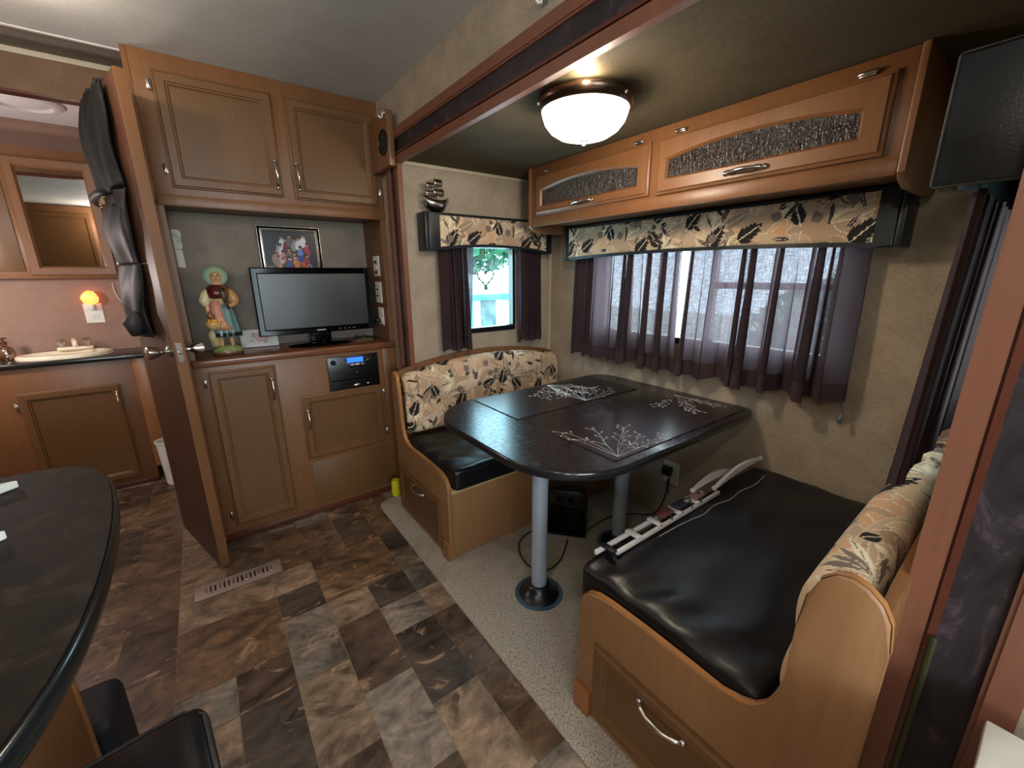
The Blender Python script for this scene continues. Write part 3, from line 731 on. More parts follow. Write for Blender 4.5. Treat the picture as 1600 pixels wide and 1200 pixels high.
bm = bmesh.new(); poly(bm, [(-.059, 1.342), (-.030, 1.338), (-.032, 1.422), (-.059, 1.423)], .0004, .0012, 0, FW); obj('paper_sheet', bm, M['paper'], n2_)
# scallop-edged card
cd = thing('greeting_card', 'small white card with scalloped edge and pink picture leaning behind the figurine', 'card', (.21, 2.56, .931))
Fc = frame((.135, 2.575, .9315), (1, -.06, 0), (-.06, -1, .30))
pts = []
w_, h_ = .175, .095
for k in range(28): pts.append((w_*k/28, -.0 + (.0025 if k % 2 else 0)))
for k in range(15): pts.append((w_-(.0025 if k % 2 else 0), h_*k/15))
for k in range(28): pts.append((w_-w_*k/28, h_-(.0025 if k % 2 else 0)))
for k in range(15): pts.append((0+(.0025 if k % 2 else 0), h_-h_*k/15))
bm = bmesh.new(); poly(bm, pts, 0, .0015, 0, Fc); obj('card_sheet', bm, M['paper'], cd)
cvc = Canvas(.12, .07, .002, (206, 204, 200)); q = random.Random(9)
for _ in range(26): cvc.ell(q.uniform(.015, .105), q.uniform(.012, .06), q.uniform(.004, .012), q.uniform(.003, .009), q.choice([(186, 150, 150), (196, 168, 160), (150, 156, 140), (206, 190, 180), (170, 140, 120)]), q.uniform(0, 3))
cvc.ell(.06, .038, .018, .022, (196, 160, 158)); cvc.ell(.06, .05, .008, .008, (206, 176, 150))
print_plane('picture', cvc, Fc, .028, .012, .0018, M['printpaper'], cd)

# ------------------------------------------------------------------ ceramic figurine
fg = thing('figurine', 'glazed ceramic figurine of a woman in a green bonnet carrying a yellow basket', 'figurine', (.072, 2.43, .931))
fx, fy, fz = .072, 2.43, .931
def P(x, y, z): return (fx+x, fy+y, fz+z)
def painted(name, bm, fn, parent, smooth=True):
    bmesh.ops.recalc_face_normals(bm, faces=bm.faces)
    me = bpy.data.meshes.new(name); bm.to_mesh(me); bm.free()
    cols = np.array([lin(fn(v.co.x-fx, v.co.y-fy, v.co.z-fz)) for v in me.vertices]); colour_mesh(me, cols)
    return link(name, me, M['glaze'], parent, smooth)
nz = random.Random(2)
bm = bmesh.new(); lathe(bm, [(0, 0), (.058, 0), (.062, .010), (.058, .026), (.045, .038), (.02, .045), (0, .046)], P(0, 0, 0), 28, sx=1.05, sy=.85)
painted('base', bm, lambda x, y, z: (96, 62, 44) if z < .012 else ((120, 140, 84) if math.sin(x*190+y*120) > -.2 else (150, 156, 104)), fg)
def skin_mesh(name, verts, edges, radii, m, parent, sub=2):
    me = bpy.data.meshes.new(name); me.from_pydata(verts, edges, []); me.update()
    o = link(name, me, m, parent)
    s = o.modifiers.new('skin', 'SKIN'); ss = o.modifiers.new('sub', 'SUBSURF'); ss.levels = sub; ss.render_levels = sub
    for i, r_ in enumerate(radii): o.data.skin_vertices[0].data[i].radius = (r_, r_) if not isinstance(r_, tuple) else r_
    o.data.skin_vertices[0].data[0].use_root = True
    s.use_smooth_shade = True
    return o
skinm = plain('ceramic_skin', (196, 150, 108), .25)
bv = [P(0, 0, .20), P(0, 0, .26), P(0, 0, .305), P(0, -.004, .335), P(0, -.006, .365), P(0, -.008, .39),
      P(-.042, -.004, .295), P(-.052, -.012, .23), P(-.050, -.030, .175), P(.042, -.004, .295), P(.056, -.022, .235), P(.022, -.046, .235),
      P(-.018, 0, .14), P(-.020, 0, .05), P(.020, 0, .14), P(.022, -.004, .05), P(-.020, -.022, .048), P(.022, -.026, .048)]
be = [(0, 1), (1, 2), (2, 3), (3, 4), (4, 5), (2, 6), (6, 7), (7, 8), (2, 9), (9, 10), (10, 11), (0, 12), (12, 13), (0, 14), (14, 15), (13, 16), (15, 17)]
skin_mesh('body', bv, be, [.034, .030, .032, .013, .030, .022, .014, .012, .009, .014, .012, .009, .017, .009, .017, .009, .008, .008], skinm, fg)
for sx_ in (-1, 1):
    bm = bmesh.new(); ball(bm, P(sx_*.010, -.036, .372), .0035, n=8, m=6); obj('eye', bm, M['dark_metal'], fg, smooth=True)
bm = bmesh.new(); ball(bm, P(0, -.039, .364), .004, .006, .007, 8, 6); obj('nose', bm, skinm, fg, smooth=True)
bm = bmesh.new(); ball(bm, P(0, -.034, .351), .007, .003, .0022, 8, 6); obj('mouth', bm, plain('lips', (150, 70, 60), .4), fg, smooth=True)
# skirt, with folds
def fold_lathe(prof, nf, amp, n=48, c=(0, 0, 0), sx=1, sy=.8):
    bm = bmesh.new(); rings = []
    for (rr, z) in prof:
        a_ = amp*(1-(z-prof[0][1])/(prof[-1][1]-prof[0][1]+1e-9))
        rings.append([(fx+c[0]+rr*(1+a_*math.sin(nf*2*PI*k/n))*math.cos(2*PI*k/n)*sx, fy+c[1]+rr*(1+a_*math.sin(nf*2*PI*k/n))*math.sin(2*PI*k/n)*sy, fz+z) for k in range(n)])
    loft(bm, rings, cap0=True, cap1=True); return bm
painted('skirt', fold_lathe([(.060, .085), (.061, .092), (.060, .098), (.0595, .104), (.058, .110), (.055, .14), (.049, .18), (.040, .22), (.033, .25)], 11, .07, c=(.006, 0, 0)),
        lambda x, y, z: (22, 30, 30) if .0915 < z < .1045 else ((112, 140, 138) if math.sin(math.atan2(y, x)*11) > 0 else (88, 118, 120)), fg)
bm = bmesh.new()
prof = [(.125, .004, .040), (.15, -.010, .034), (.19, -.016, .030), (.235, -.018, .024), (.262, -.014, .018)]
rings = []
for (z, xo_, hw) in prof:
    yy = -(.0485-(z-.125)*.14); rings.append([P(xo_-hw, yy*.75, z), P(xo_-hw*.4, yy-.006, z-.004), P(xo_+hw*.4, yy-.008, z-.004), P(xo_+hw, yy*.7, z), P(xo_+hw, yy*.7+.006, z), P(xo_-hw, yy*.75+.006, z)])
loft(bm, rings, cap0=True, cap1=True); painted('apron', bm, lambda x, y, z: (196, 134, 108) if math.sin(x*160) > -.3 else (178, 116, 94), fg)
painted('blouse', fold_lathe([(.034, .235), (.042, .26), (.047, .285), (.040, .305), (.02, .318)], 7, .04), lambda x, y, z: (196, 176, 132) if x < .02 else (170, 120, 92), fg)
painted('shawl', fold_lathe([(.030, .262), (.047, .270), (.050, .290), (.046, .312), (.030, .326), (.016, .332)], 5, .05, sy=.95), lambda x, y, z: (84, 28, 28) if (x < .015 and y < 0) else ((40, 28, 26) if math.sin(z*260+x*130) > -.1 else (108, 88, 62)), fg)
for s_ in (-1, 1):
    bm = bmesh.new(); tube(bm, [P(s_*.036, -.002, .305), P(s_*.050, -.006, .285), P(s_*.058, -.010, .255), P(s_*.056, -.014, .232)], [.014, .021, .024, .013], 14); painted('sleeve', bm, lambda x, y, z: (204, 190, 150) if x < 0 else (178, 132, 84), fg)
bm = bmesh.new(); tube(bm, [P(.012+.012*k*.2, -.050+.001*k, .315-.014*k) for k in range(8)], [.006, .009, .011, .011, .010, .009, .008, .004], 10); painted('draped_cloth', bm, lambda x, y, z: (58, 40, 30) if math.sin(z*300) > 0 else (96, 74, 50), fg)
Mb = Matrix.Translation(P(0, .006, .372)) @ Matrix.Rotation(math.radians(72), 4, 'X')
bm = bmesh.new(); lathe(bm, [(0, .024), (.024, .020), (.036, .008), (.047, -.002), (.050, -.006), (.049, -.009), (.040, -.003), (.028, .006), (.0, .010)], (0, 0, 0), 36, Mb)
painted('bonnet', bm, lambda x, y, z: (136, 168, 146) if (math.hypot(x, z-.372) > .042) else (158, 176, 146), fg)
bm = bmesh.new(); tube(bm, [P(-.045, -.034, .170), P(-.056, -.04, .19), P(-.05, -.042, .21), P(-.034, -.042, .19), P(-.028, -.04, .165)], .004, 8); painted('basket_handle', bm, lambda x, y, z: (92, 58, 44), fg)
bm = bmesh.new(); lathe(bm, [(0, 0), (.022, 0), (.030, .014), (.034, .034), (.031, .036), (.026, .032), (0, .034)], P(-.038, -.042, .128), 24, sy=.8)
painted('basket', bm, lambda x, y, z: (206, 150, 52) if z > .150 else ((186, 160, 110) if math.sin(z*500) > 0 else (150, 122, 80)), fg)
bm = bmesh.new()
for k in range(10): ball(bm, P(-.038+.022*math.cos(k*1.9)*(k/10)**.5, -.042+.017*math.sin(k*1.9)*(k/10)**.5, .166), .009, n=8, m=6)
painted('basket_filling', bm, lambda x, y, z: (214, 160, 60), fg)
bm = bmesh.new()
for (a, b, c_) in ((-.040, .018, .062), (-.046, .02, .10), (-.036, .016, .085)): tube(bm, [P(a, -.01, .045), P(a-.006, -.012, c_), P(a+.004, -.010, c_+.03)], [b*.9, b, b*.4], 10)
painted('rock_support', bm, lambda x, y, z: (176, 160, 118), fg)

# ------------------------------------------------------------------ speaker block and clips on the wall
sk = thing('wall_speaker', 'round black speaker in a maple block at the end of the slide-out beam', 'speaker', (.83, 2.17, 1.80))
Fs = FX(.845)
bx('mounting_block', (.815, .8455, 2.063, 2.318, 1.797, 2.03), M['wood'], sk, .003)
Fs2 = FX(.8148)
bm = bmesh.new(); lathe(bm, [(.056, .0), (.056, .004), (.052, .006), (.049, .003)], (0, 0, 0), 36, Fs2 @ Matrix.Translation((-2.125, 1.905, 0))); obj('ring', bm, M['black_plastic'], sk, auto=40)
bm = bmesh.new(); lathe(bm, [(.050, .001), (.035, .0045), (0, .006)], (0, 0, 0), 36, Fs2 @ Matrix.Translation((-2.125, 1.905, 0))); obj('grille', bm, M['black_matte'], sk, smooth=True)
def clip(name, label, F, u, v, n):
    t = thing(name, label, 'clip', F @ Vector((u, v, n)))
    bm = bmesh.new(); box(bm, u-.012, u+.012, v-.016, v+.018, n, n+.005, .004, F); obj('backplate', bm, M['clear'], t, auto=40)
    bm = bmesh.new(); tube(bm, [F @ Vector((u, v+.008, n+.005)), F @ Vector((u, v+.002, n+.014)), F @ Vector((u, v-.012, n+.016)), F @ Vector((u, v-.016, n+.026)), F @ Vector((u, v-.008, n+.034))], .0042, 8); obj('hook', bm, M['white_plastic'], t, smooth=True)
    return t
clip('wall_clip', 'white plastic clip hook stuck above the round wall speaker', Fs2, -2.075, 2.008, .0)
clip('beam_clip', 'clear plastic clip hook on the wall above the slide-out beam, top edge of view', FX(XW), -1.02, 2.01, .0)

# ------------------------------------------------------------------ open bathroom door with hanging black garments
dv = Vector((-.150, .530, 0)).normalized()
Fd = Matrix(((dv.x, 0, -dv.y, -.098), (dv.y, 0, dv.x, 2.103), (0, 1, 0, 0), (0, 0, 0, 1)))     # u runs from free edge to hinge; n points to the bathroom side
d1 = bpy.data.objects.new('door_1', None); d1.location = (-.098, 2.103, 0); C.objects.link(d1); d1['kind'] = 'structure'
bm = bmesh.new(); box(bm, 0, .535, .008, 1.985, -.018, .018, .002, Fd); obj('door_leaf', bm, M['door_wood'], d1, auto=35)
bm = bmesh.new(); box(bm, -.003, .001, .008, 1.985, -.0185, .0185, .001, Fd); obj('edge_band', bm, M['wood'], d1)
bm = bmesh.new(); box(bm, -.006, -.001, .965, 1.045, -.011, .011, .002, Fd); lp = obj('latch_plate', bm, M['chrome'], d1)
bm = bmesh.new(); lathe(bm, [(0, .012), (.004, .011), (.007, .004), (.007, 0)], (0, 0, 0), 14, Fd @ Matrix.Translation((-.006, 1.005, 0)) @ Matrix.Rotation(-PI/2, 4, 'Y')); obj('latch_bolt', bm, M['chrome'], lp, smooth=True)
for s_ in (1, -1):
    T = Fd @ Matrix.Translation((.052, 1.008, s_*.018)) @ (I4 if s_ > 0 else Matrix.Rotation(PI, 4, 'X'))
    bm = bmesh.new(); lathe(bm, [(0, 0), (.024, 0), (.025, .004), (.020, .010), (.010, .014), (.009, .026), (.014, .032), (.020, .044), (.026, .066), (.027, .072), (.022, .076), (0, .077)], (0, 0, 0), 26, T); obj('door_knob', bm, M['chrome'], d1, auto=50)
    for zz in (.25, 1.0, 1.75) if s_ > 0 else ():
        bm = bmesh.new(); tube(bm, [Fd @ Vector((.538, zz-.04, -.016)), Fd @ Vector((.538, zz+.04, -.016))], .006, 8); obj('hinge', bm, M['chrome'], d1, smooth=True)
# garments: three pieces over the bathroom side of the door
def garment(name, label, cat, u0, u1, v0, v1, thick, m, seed, taper=0.0, top_over=False):
    q = random.Random(seed); nu, nv = 26, 40
    t = thing(name, label, cat, Fd @ Vector(((u0+u1)/2, v0, .03)))
    ph = [q.uniform(0, 6.28) for _ in range(6)]
    Pp = np.zeros((nu*2, nv, 3))
    for i in range(nu*2):
        a = i/(nu*2)*2*PI
        for j in range(nv):
            v = v0+(v1-v0)*j/(nv-1); tv_ = j/(nv-1)
            half = (u1-u0)/2*(1-taper*(1-tv_))
            uu = (u0+u1)/2+half*math.cos(a)*(1+.05*math.sin(9*tv_+ph[0]))
            th = thick*(.45+.55*math.sin(PI*min(1, max(0, tv_*.9+.08))))
            nn = .021+th*.5*(1+math.sin(a))+.004*math.sin(uu*60+ph[1]+tv_*5)*(1 if math.sin(a) > 0 else 0)+.003*math.sin(uu*27+tv_*9+ph[2])*(1 if math.sin(a) > 0 else 0)
            w_ = Fd @ Vector((uu, v, max(.0195, nn))); Pp[i, j] = w_
    o = grid_mesh('fabric_body', Pp, m, t, None, True, True)
    b = bmesh.new(); b.from_mesh(o.data); bmesh.ops.holes_fill(b, edges=[e for e in b.edges if e.is_boundary]); bmesh.ops.recalc_face_normals(b, faces=b.faces); b.to_mesh(o.data); b.free()
    o.data.polygons.foreach_set('use_smooth', [True]*len(o.data.polygons))
    return t
gm = plain('black_garment', (15, 13, 14), .55, 0, .3, 8); gs = leather('grey_satin_garment', (56, 51, 50), .55)
g1 = garment('black_jacket', 'long black jacket hanging highest on the open bathroom door', 'jacket', .10, .50, 1.625, 1.965, .052, leather('black_jacket_cloth', (9, 8, 9), .75), 3, .03)
for k in range(2):
    tb('hanger_strap', [Fd @ Vector((.2+.14*k, 1.93, .05)), Fd @ Vector((.2+.14*k, 1.99, .03)), Fd @ Vector((.2+.14*k, 1.996, .0)), Fd @ Vector((.2+.14*k, 1.985, -.0215))], .006, M['black_matte'], g1, 8)
g2 = garment('grey_satin_bag', 'dark grey satin bag hanging in the middle of the open bathroom door', 'bag', .10, .45, 1.350, 1.618, .06, gs, 5, .22)
bm = bmesh.new(); q = random.Random(1)
for k in range(26): ball(bm, Fd @ Vector((.14+q.random()*.10, 1.555+q.random()*.035, .088+q.random()*.006)), .005, n=6, m=4)
obj('gold_studs', bm, plain('pale_gold', (190, 160, 120), .3, .8), g2, smooth=True)
tb('top_roll', [Fd @ Vector((.07, 1.595, .085)), Fd @ Vector((.2, 1.60, .092)), Fd @ Vector((.34, 1.597, .088)), Fd @ Vector((.46, 1.592, .06))], [.010, .017, .017, .012], gm, g2, 10)
g3 = garment('black_garment', 'black garment with grey cuff hanging lowest above the knob of the open door', 'clothing', .12, .48, 1.055, 1.3485, .055, gm, 8, .35)
bm = bmesh.new(); tube(bm, [Fd @ Vector((.2, 1.16, .07)), Fd @ Vector((.21, 1.12, .085)), Fd @ Vector((.23, 1.07, .075))], [.012, .034, .022], 12); obj('cuff', bm, gs, g3, smooth=True)

# ------------------------------------------------------------------ bathroom
va = thing('bathroom_vanity', 'dark wood bathroom vanity with a panelled door and black countertop', 'vanity', (-.7, 3.5, 0))
bx('body', (-1.25, -.40, 3.39, 3.675, .004, .815), M['wood'], va, .002)
bx('end_panel', (-.40, -.332, 3.385, 3.675, .10, .815), M['wood_edge'], va, .003)
bx('countertop', (-1.27, -.305, 3.365, 3.675, .815, .845), M['counter_edge'], va, .008, seg=3)
Fv = FY(3.39)
panel_door(va, Fv, -.90, -.475, .06, .675, handle=(-.495, .57, .11, True), hinges=[(-.912, .60, True)])
bx('toe_board', (-1.25, -.40, 3.38, 3.39, .004, .035), M['wood_dark'], va, .002)
sn = thing('sink', 'cream oval bathroom sink set in the black countertop', 'sink', (-.69, 3.52, .845))
bm = bmesh.new(); lathe(bm, [(1.0, .0005), (1.0, .014), (.965, .022), (.84, .022), (.79, .012), (.72, .004), (.35, .0015), (0, .001)], (0, 0, 0), 40, Matrix.Translation((-.69, 3.52, .8455)) @ Matrix.Diagonal((.205, .13, 1, 1)))
obj('basin', bm, M['cream'], sn, auto=60)
fc = thing('faucet', 'cream two-knob faucet with clear knobs behind the bathroom sink', 'faucet', (-.66, 3.62, .8685))
bm = bmesh.new(); box(bm, -.74, -.58, 3.600, 3.640, .8690, .888, .006); obj('deck_plate', bm, M['cream'], fc, auto=40)
bm = bmesh.new(); tube(bm, [(-.66, 3.62, .886), (-.66, 3.615, .915), (-.655, 3.59, .930), (-.645, 3.55, .922), (-.640, 3.51, .906)], [.014, .014, .013, .012, .010], 12); obj('spout', bm, M['cream'], fc, smooth=True)
for xx in (-.715, -.605):
    bm = bmesh.new(); lathe(bm, [(0, 0), (.014, 0), (.016, .014), (.022, .030), (.021, .042), (.014, .048), (0, .049)], (xx, 3.62, .8882), 8); obj('clear_knob', bm, M['clear'], fc)
sp = thing('soap_bottle', 'amber glass pump bottle at the left end of the bathroom counter', 'bottle', (-.93, 3.56, .8455))
lt('bottle_body', [(0, 0), (.030, 0), (.033, .006), (.033, .05), (.026, .068), (.012, .078), (.012, .088), (0, .088)], (-.93, 3.56, .8458), m_glass('amber_glass', (.55, .36, .2), .25, .1), sp, 20)
lt('pump_cap', [(0, .088), (.014, .088), (.014, .104), (.006, .106), (.005, .118), (.018, .120), (.018, .126), (0, .127)], (-.93, 3.56, .8458), M['wood_dark'], sp, 16)
mc = thing('medicine_cabinet', 'wood medicine cabinet with a mirrored door over the bathroom sink', 'cabinet', (-.6, 3.62, 1.28))
bx('body', (-.93, -.355, 3.585, 3.675, 1.29, 1.985), M['wood'], mc, .003)
Fm = FY(3.585)
R = lambda i, n: rect_pts(-.745+i, -.385-i, 1.31+i, 1.93-i, n)
bm = bmesh.new(); loft(bm, [R(0, 0), R(0, .012), R(.004, .018), R(.038, .018), R(.044, .010), R(.048, .004), R(.048, .001)], Fm); md = obj('mirror_door', bm, M['wood'], mc, auto=25)
bm = bmesh.new(); loft(bm, [R(.046, .0015), R(.046, .004)], Fm, cap1=True); obj('mirror_glass', bm, M['mirror'], md)
hinge(md, Fm, -.372, 1.84); hinge(md, Fm, -.372, 1.38)
bx('open_shelf_panel', (-.925, -.765, 3.580, 3.588, 1.33, 1.93), M['wood_panel'], mc, .002)
bo = plate('bathroom_outlet', 'white outlet below the glowing night light on the bathroom wall', FY(3.68), -.592, -.505, 1.018, 1.14, 'outlet')
nl = thing('night_light', 'glowing orange salt night light plugged in under the medicine cabinet', 'night light', (-.555, 3.64, 1.12))
bm = bmesh.new(); bmesh.ops.create_icosphere(bm, subdivisions=2, radius=.045)
q = random.Random(6)
for v in bm.verts: v.co = Vector((v.co.x*.95, v.co.y*.55, v.co.z*1.0))*q.uniform(.86, 1.08)+Vector((-.548, 3.648, 1.172))
obj('salt_block', bm, M['salt'], nl)
lt('plug_base', [(0, 0), (.016, 0), (.018, .01), (.016, .028), (0, .028)], (-.548, 3.655, 1.105), M['white_plastic'], nl, 16)
tag(tb('charging_cable', smooth([[-.432, 3.672, 1.26], [-.43, 3.674, 1.20], [-.415, 3.674, 1.15], [-.39, 3.674, 1.125], [-.36, 3.674, 1.122]]), .0022, M['white_plastic'], n=6), 'thin white cord drooping on the bathroom wall beside the garments', 'cord')
vt = thing('ceiling_vent', 'round white vent dome on the bathroom ceiling', 'vent', (-.55, 3.30, ZC))
lt('ring', [(.145, -.001), (.145, -.010), (.130, -.022), (.105, -.022), (.10, -.006)], (-.55, 3.30, ZC), M['ceiling_bath'], vt, 40)
lt('dome', [(.102, -.004), (.09, -.012), (.05, -.018), (0, -.020)], (-.55, 3.30, ZC), M['ceiling_bath'], vt, 40)
bn = thing('waste_bin', 'white plastic waste bin beside the bathroom vanity', 'bin', (-.30, 3.25, .001))
bm = bmesh.new(); lathe(bm, [(0, .001), (.050, .001), (.055, .006), (.068, .282), (.073, .286), (.073, .296), (.066, .296), (.064, .28), (.050, .012), (0, .010)], (-.302, 3.28, .001), 28); obj('bin_body', bm, M['white_plastic'], bn, auto=40)

pn = thing('pantry_cabinet', 'tall maple pantry with panelled doors behind the camera, seen in the bathroom mirror', 'cabinet', (-1.28, -.55, 0))
bx('body', (-1.595, -.90, -.90, -.35, .004, 2.13), M['wood'], pn, .003)
Fp_ = FN(-.35)
panel_door(pn, Fp_, .93, 1.56, 1.08, 2.05, w=.06, handle=(.97, 1.25, .11, True)); panel_door(pn, Fp_, .93, 1.56, .08, 1.0, w=.06, handle=(.97, .85, .11, True))
# ------------------------------------------------------------------ floor register
fv = thing('floor_vent', 'bronze floor register set in the tile floor before the open door', 'vent', (-.05, 1.965, 0))
bm = bmesh.new(); box(bm, -.215, .108, 1.916, 2.014, .0006, .006, .002); obj('vent_plate', bm, plain('taupe_metal', (150, 132, 122), .45, .2), fv, auto=40)
for k in range(16):
    x = -.178+.0162*k
    bm = bmesh.new(); box(bm, x, x+.0065, 1.944, 1.986, .0050, .0072, .0008); obj('louvre', bm, M['bronze'] if k % 3 else M['chrome'], fv)

# ------------------------------------------------------------------ kitchen island, stools
il = thing('kitchen_island', 'kitchen island with dark rounded countertop at the left edge', 'kitchen island', (-.7, .85, 0))
curve = [(-.387, 1.250), (-.336, 1.256), (-.285, 1.240), (-.250, 1.212), (-.226, 1.165), (-.207, 1.103), (-.190, 1.0), (-.180, .90), (-.175, .80), (-.174, .70), (-.180, .60), (-.192, .532), (-.210, .47), (-.24, .40), (-.30, .33), (-.40, .29)]
cur = [tuple(p) for p in smooth([[a, b, 0] for a, b in curve], 2)]
pts = [(-1.15, 1.27)]+[(a, b) for a, b, _ in cur]+[(-1.15, .28)]
bm = bmesh.new(); poly(bm, pts[::-1], .862, .900, .010, seg=3); tp = obj('countertop', bm, M['counter'], il, auto=40)
bm = bmesh.new(); eb = [(a+.0, b, .881) for a, b, _ in cur]; n_ = len(eb)
def off(i, o_):
    a = Vector(eb[max(0, i-1)]); b = Vector(eb[min(n_-1, i+1)]); t = (b-a).normalized(); return Vector(eb[i])+Vector((-t.y, t.x, 0))*o_
loft_pts = []
vsr = []
for i in range(n_):
    ring = []
    for k in range(9):
        a = -PI/2+PI*k/8; p = off(i, .001+.006*math.cos(a)); ring.append(bm.verts.new((p.x, p.y, .881+.0165*math.sin(a))))
    vsr.append(ring)
for A, B in zip(vsr, vsr[1:]):
    for k in range(8): bm.faces.new((A[k], A[k+1], B[k+1], B[k]))
obj('edge_band', bm, M['counter_edge'], il, smooth=True)
bx('base', (-1.10, -.362, .40, 1.165, .004, .861), M['wood'], il, .003)
bx('corner_post', (-.374, -.358, 1.150, 1.169, .004, .860), M['wood_edge'], il, .003)
q_ = [('folded_paper', 'white folded paper at the far left end of the dark island', -.42, 1.15), ('paper_card', 'white card nearer the camera on the dark island edge', -.38, .915)]
for nm, lb, x, y in q_:
    t = thing(nm, lb, 'paper', (x, y, .9005)); bm = bmesh.new()
    poly(bm, [(x-.2, y-.08), (x+.035, y-.02), (x+.075, y+.02), (x-.2, y+.03)], .9008, .916, .002); obj('paper_sheet', bm, M['paper'], t)
def stool(name, label, cx, cy, ang, zt, w=.30):
    t = thing(name, label, 'stool', (cx, cy, .0006), (0, 0, ang))
    Mx = Matrix.Translation((cx, cy, 0)) @ Matrix.Rotation(ang, 4, 'Z'); h = w/2
    bm = bmesh.new(); box(bm, -h, h, -h, h, zt-.075, zt, .028, Mx, 4); obj('seat', bm, M['leather'], t, auto=50)
    bm = bmesh.new(); c = .03
    ring = [(-h+.006+c, -h+.006), (h-.006-c, -h+.006), (h-.006, -h+.006+c), (h-.006, h-.006-c), (h-.006-c, h-.006), (-h+.006+c, h-.006), (-h+.006, h-.006-c), (-h+.006, -h+.006+c)]
    tube(bm, [Mx @ Vector((a, b, zt-.008)) for a, b in ring], .004, 8, True); obj('piping', bm, leather('grey_piping', (58, 56, 56), .3), t, smooth=True)
    for k in (-.05, .05):
        bm = bmesh.new(); ball(bm, Mx @ Vector((k, h-.002, zt-.022)), .010, .006, .006, 10, 6); obj('stud', bm, M['chrome'], t, smooth=True)
    for sx_ in (-1, 1):
        for sy_ in (-1, 1):
            bm = bmesh.new(); tube(bm, [Mx @ Vector((sx_*(h-.04), sy_*(h-.04), zt-.07)), Mx @ Vector((sx_*(h-.015), sy_*(h-.015), .001))], [.016, .012], 10); obj('leg', bm, M['black_plastic'], t, auto=50)
    bm = bmesh.new()
    for (a, b) in (((-1, -1), (1, -1)), ((1, -1), (1, 1)), ((1, 1), (-1, 1)), ((-1, 1), (-1, -1))): tube(bm, [Mx @ Vector((a[0]*(h-.022), a[1]*(h-.022), .18)), Mx @ Vector((b[0]*(h-.022), b[1]*(h-.022), .18))], .008, 8)
    obj('foot_rail', bm, M['black_plastic'], t, smooth=True); return t

# ------------------------------------------------------------------ dinette benches
prof_near = [(.690, .004), (.690, .385), (.682, .410), (.662, .432), (.63, .446), (.58, .452), (.48, .455), (.36, .454), (.29, .452), (.250, .457), (.222, .473), (.202, .500), (.190, .535), (.184, .59), (.184, .70), (.178, .77), (.165, .810), (.145, .832), (.125, .838), (.105, .832), (.085, .815), (.072, .79), (.066, .74), (.066, .004)]
def bench(name, label, flip):
    """flip=False: near bench (back at y=.06); True: far bench"""
    y = (lambda v: v) if not flip else (lambda v: 2.19-max(v, .103))
    zs = 1.0 if not flip else .97
    t = thing(name, label, 'bench', (1.3, y(.38), .012))
    Fp = FX(.745)
    pts = [(-y(a), .0125 if b < .01 else b*zs) for a, b in prof_near]
    if flip: pts = pts[::-1]
    bm = bmesh.new(); poly(bm, pts[::-1], -.020, 0, .006, Fp, 3); ep = obj('end_panel', bm, M['wood_bench'], t, auto=40)
    bm = bmesh.new(); pr = [(-y(a), b*zs) for a, b in prof_near[1:-1]]; m_ = len(pr); va = []
    for k_, p_ in enumerate(pr):
        t_ = Vector(pr[min(k_+1, m_-1)])-Vector(pr[max(k_-1, 0)]); t_.normalize(); nn = Vector((-t_.y, t_.x))*(-1 if flip else 1)*.0014
        va.append([bm.verts.new(Fp @ Vector((p_[0]+nn.x, p_[1]+nn.y, n__))) for n__ in (-.0185, -.0045)])
    for A, B in zip(va, va[1:]): bm.faces.new((A[0], A[1], B[1], B[0]))
    obj('edge_strip', bm, M['band'], ep, smooth=True)
    ya, yb = sorted((y(.62), y(.13)))
    panel_door(ep and t, Fp, -yb, -ya, .045, .298*zs, w=.045, th=.014, name='drawer_front', handle=(-(y(.40)), .262*zs, .12, False))
    a, b = sorted((y(.69), y(.632)))
    bx('corner_block', (.733, .746, a-.001, b, .0130, .105), M['wood_block'], t, .003)
    a, b = sorted((y(.682), y(.664)))
    bx('front_board', (.765, 1.845, a, b, .0130, .345), M['wood_bench'], t, .002)
    a, b = sorted((y(.688), y(.100)))
    bx('seat_deck', (.765, 1.845, a, b, .345, .365), M['deck'], t, .003)
    # arched back board
    n = 24; pb = [(0, .37)]+[(1.08*k/n, .805+.068*math.sin(PI*(k/n))**.8) for k in range(n+1)]+[(1.08, .37)]
    bm = bmesh.new()
    Fb = frame((.765, 2.076 if flip else .082, 0), (1, 0, 0), (0, -1, 0))
    poly(bm, pb[::-1], -.009, .009, .004, Fb); obj('back_board', bm, M['wood'], t, auto=40)
    return t
bench('dinette_bench', 'maple dinette bench against the small window wall', True)
bench('dinette_bench', 'maple dinette bench nearest the camera with a curved end panel', False)
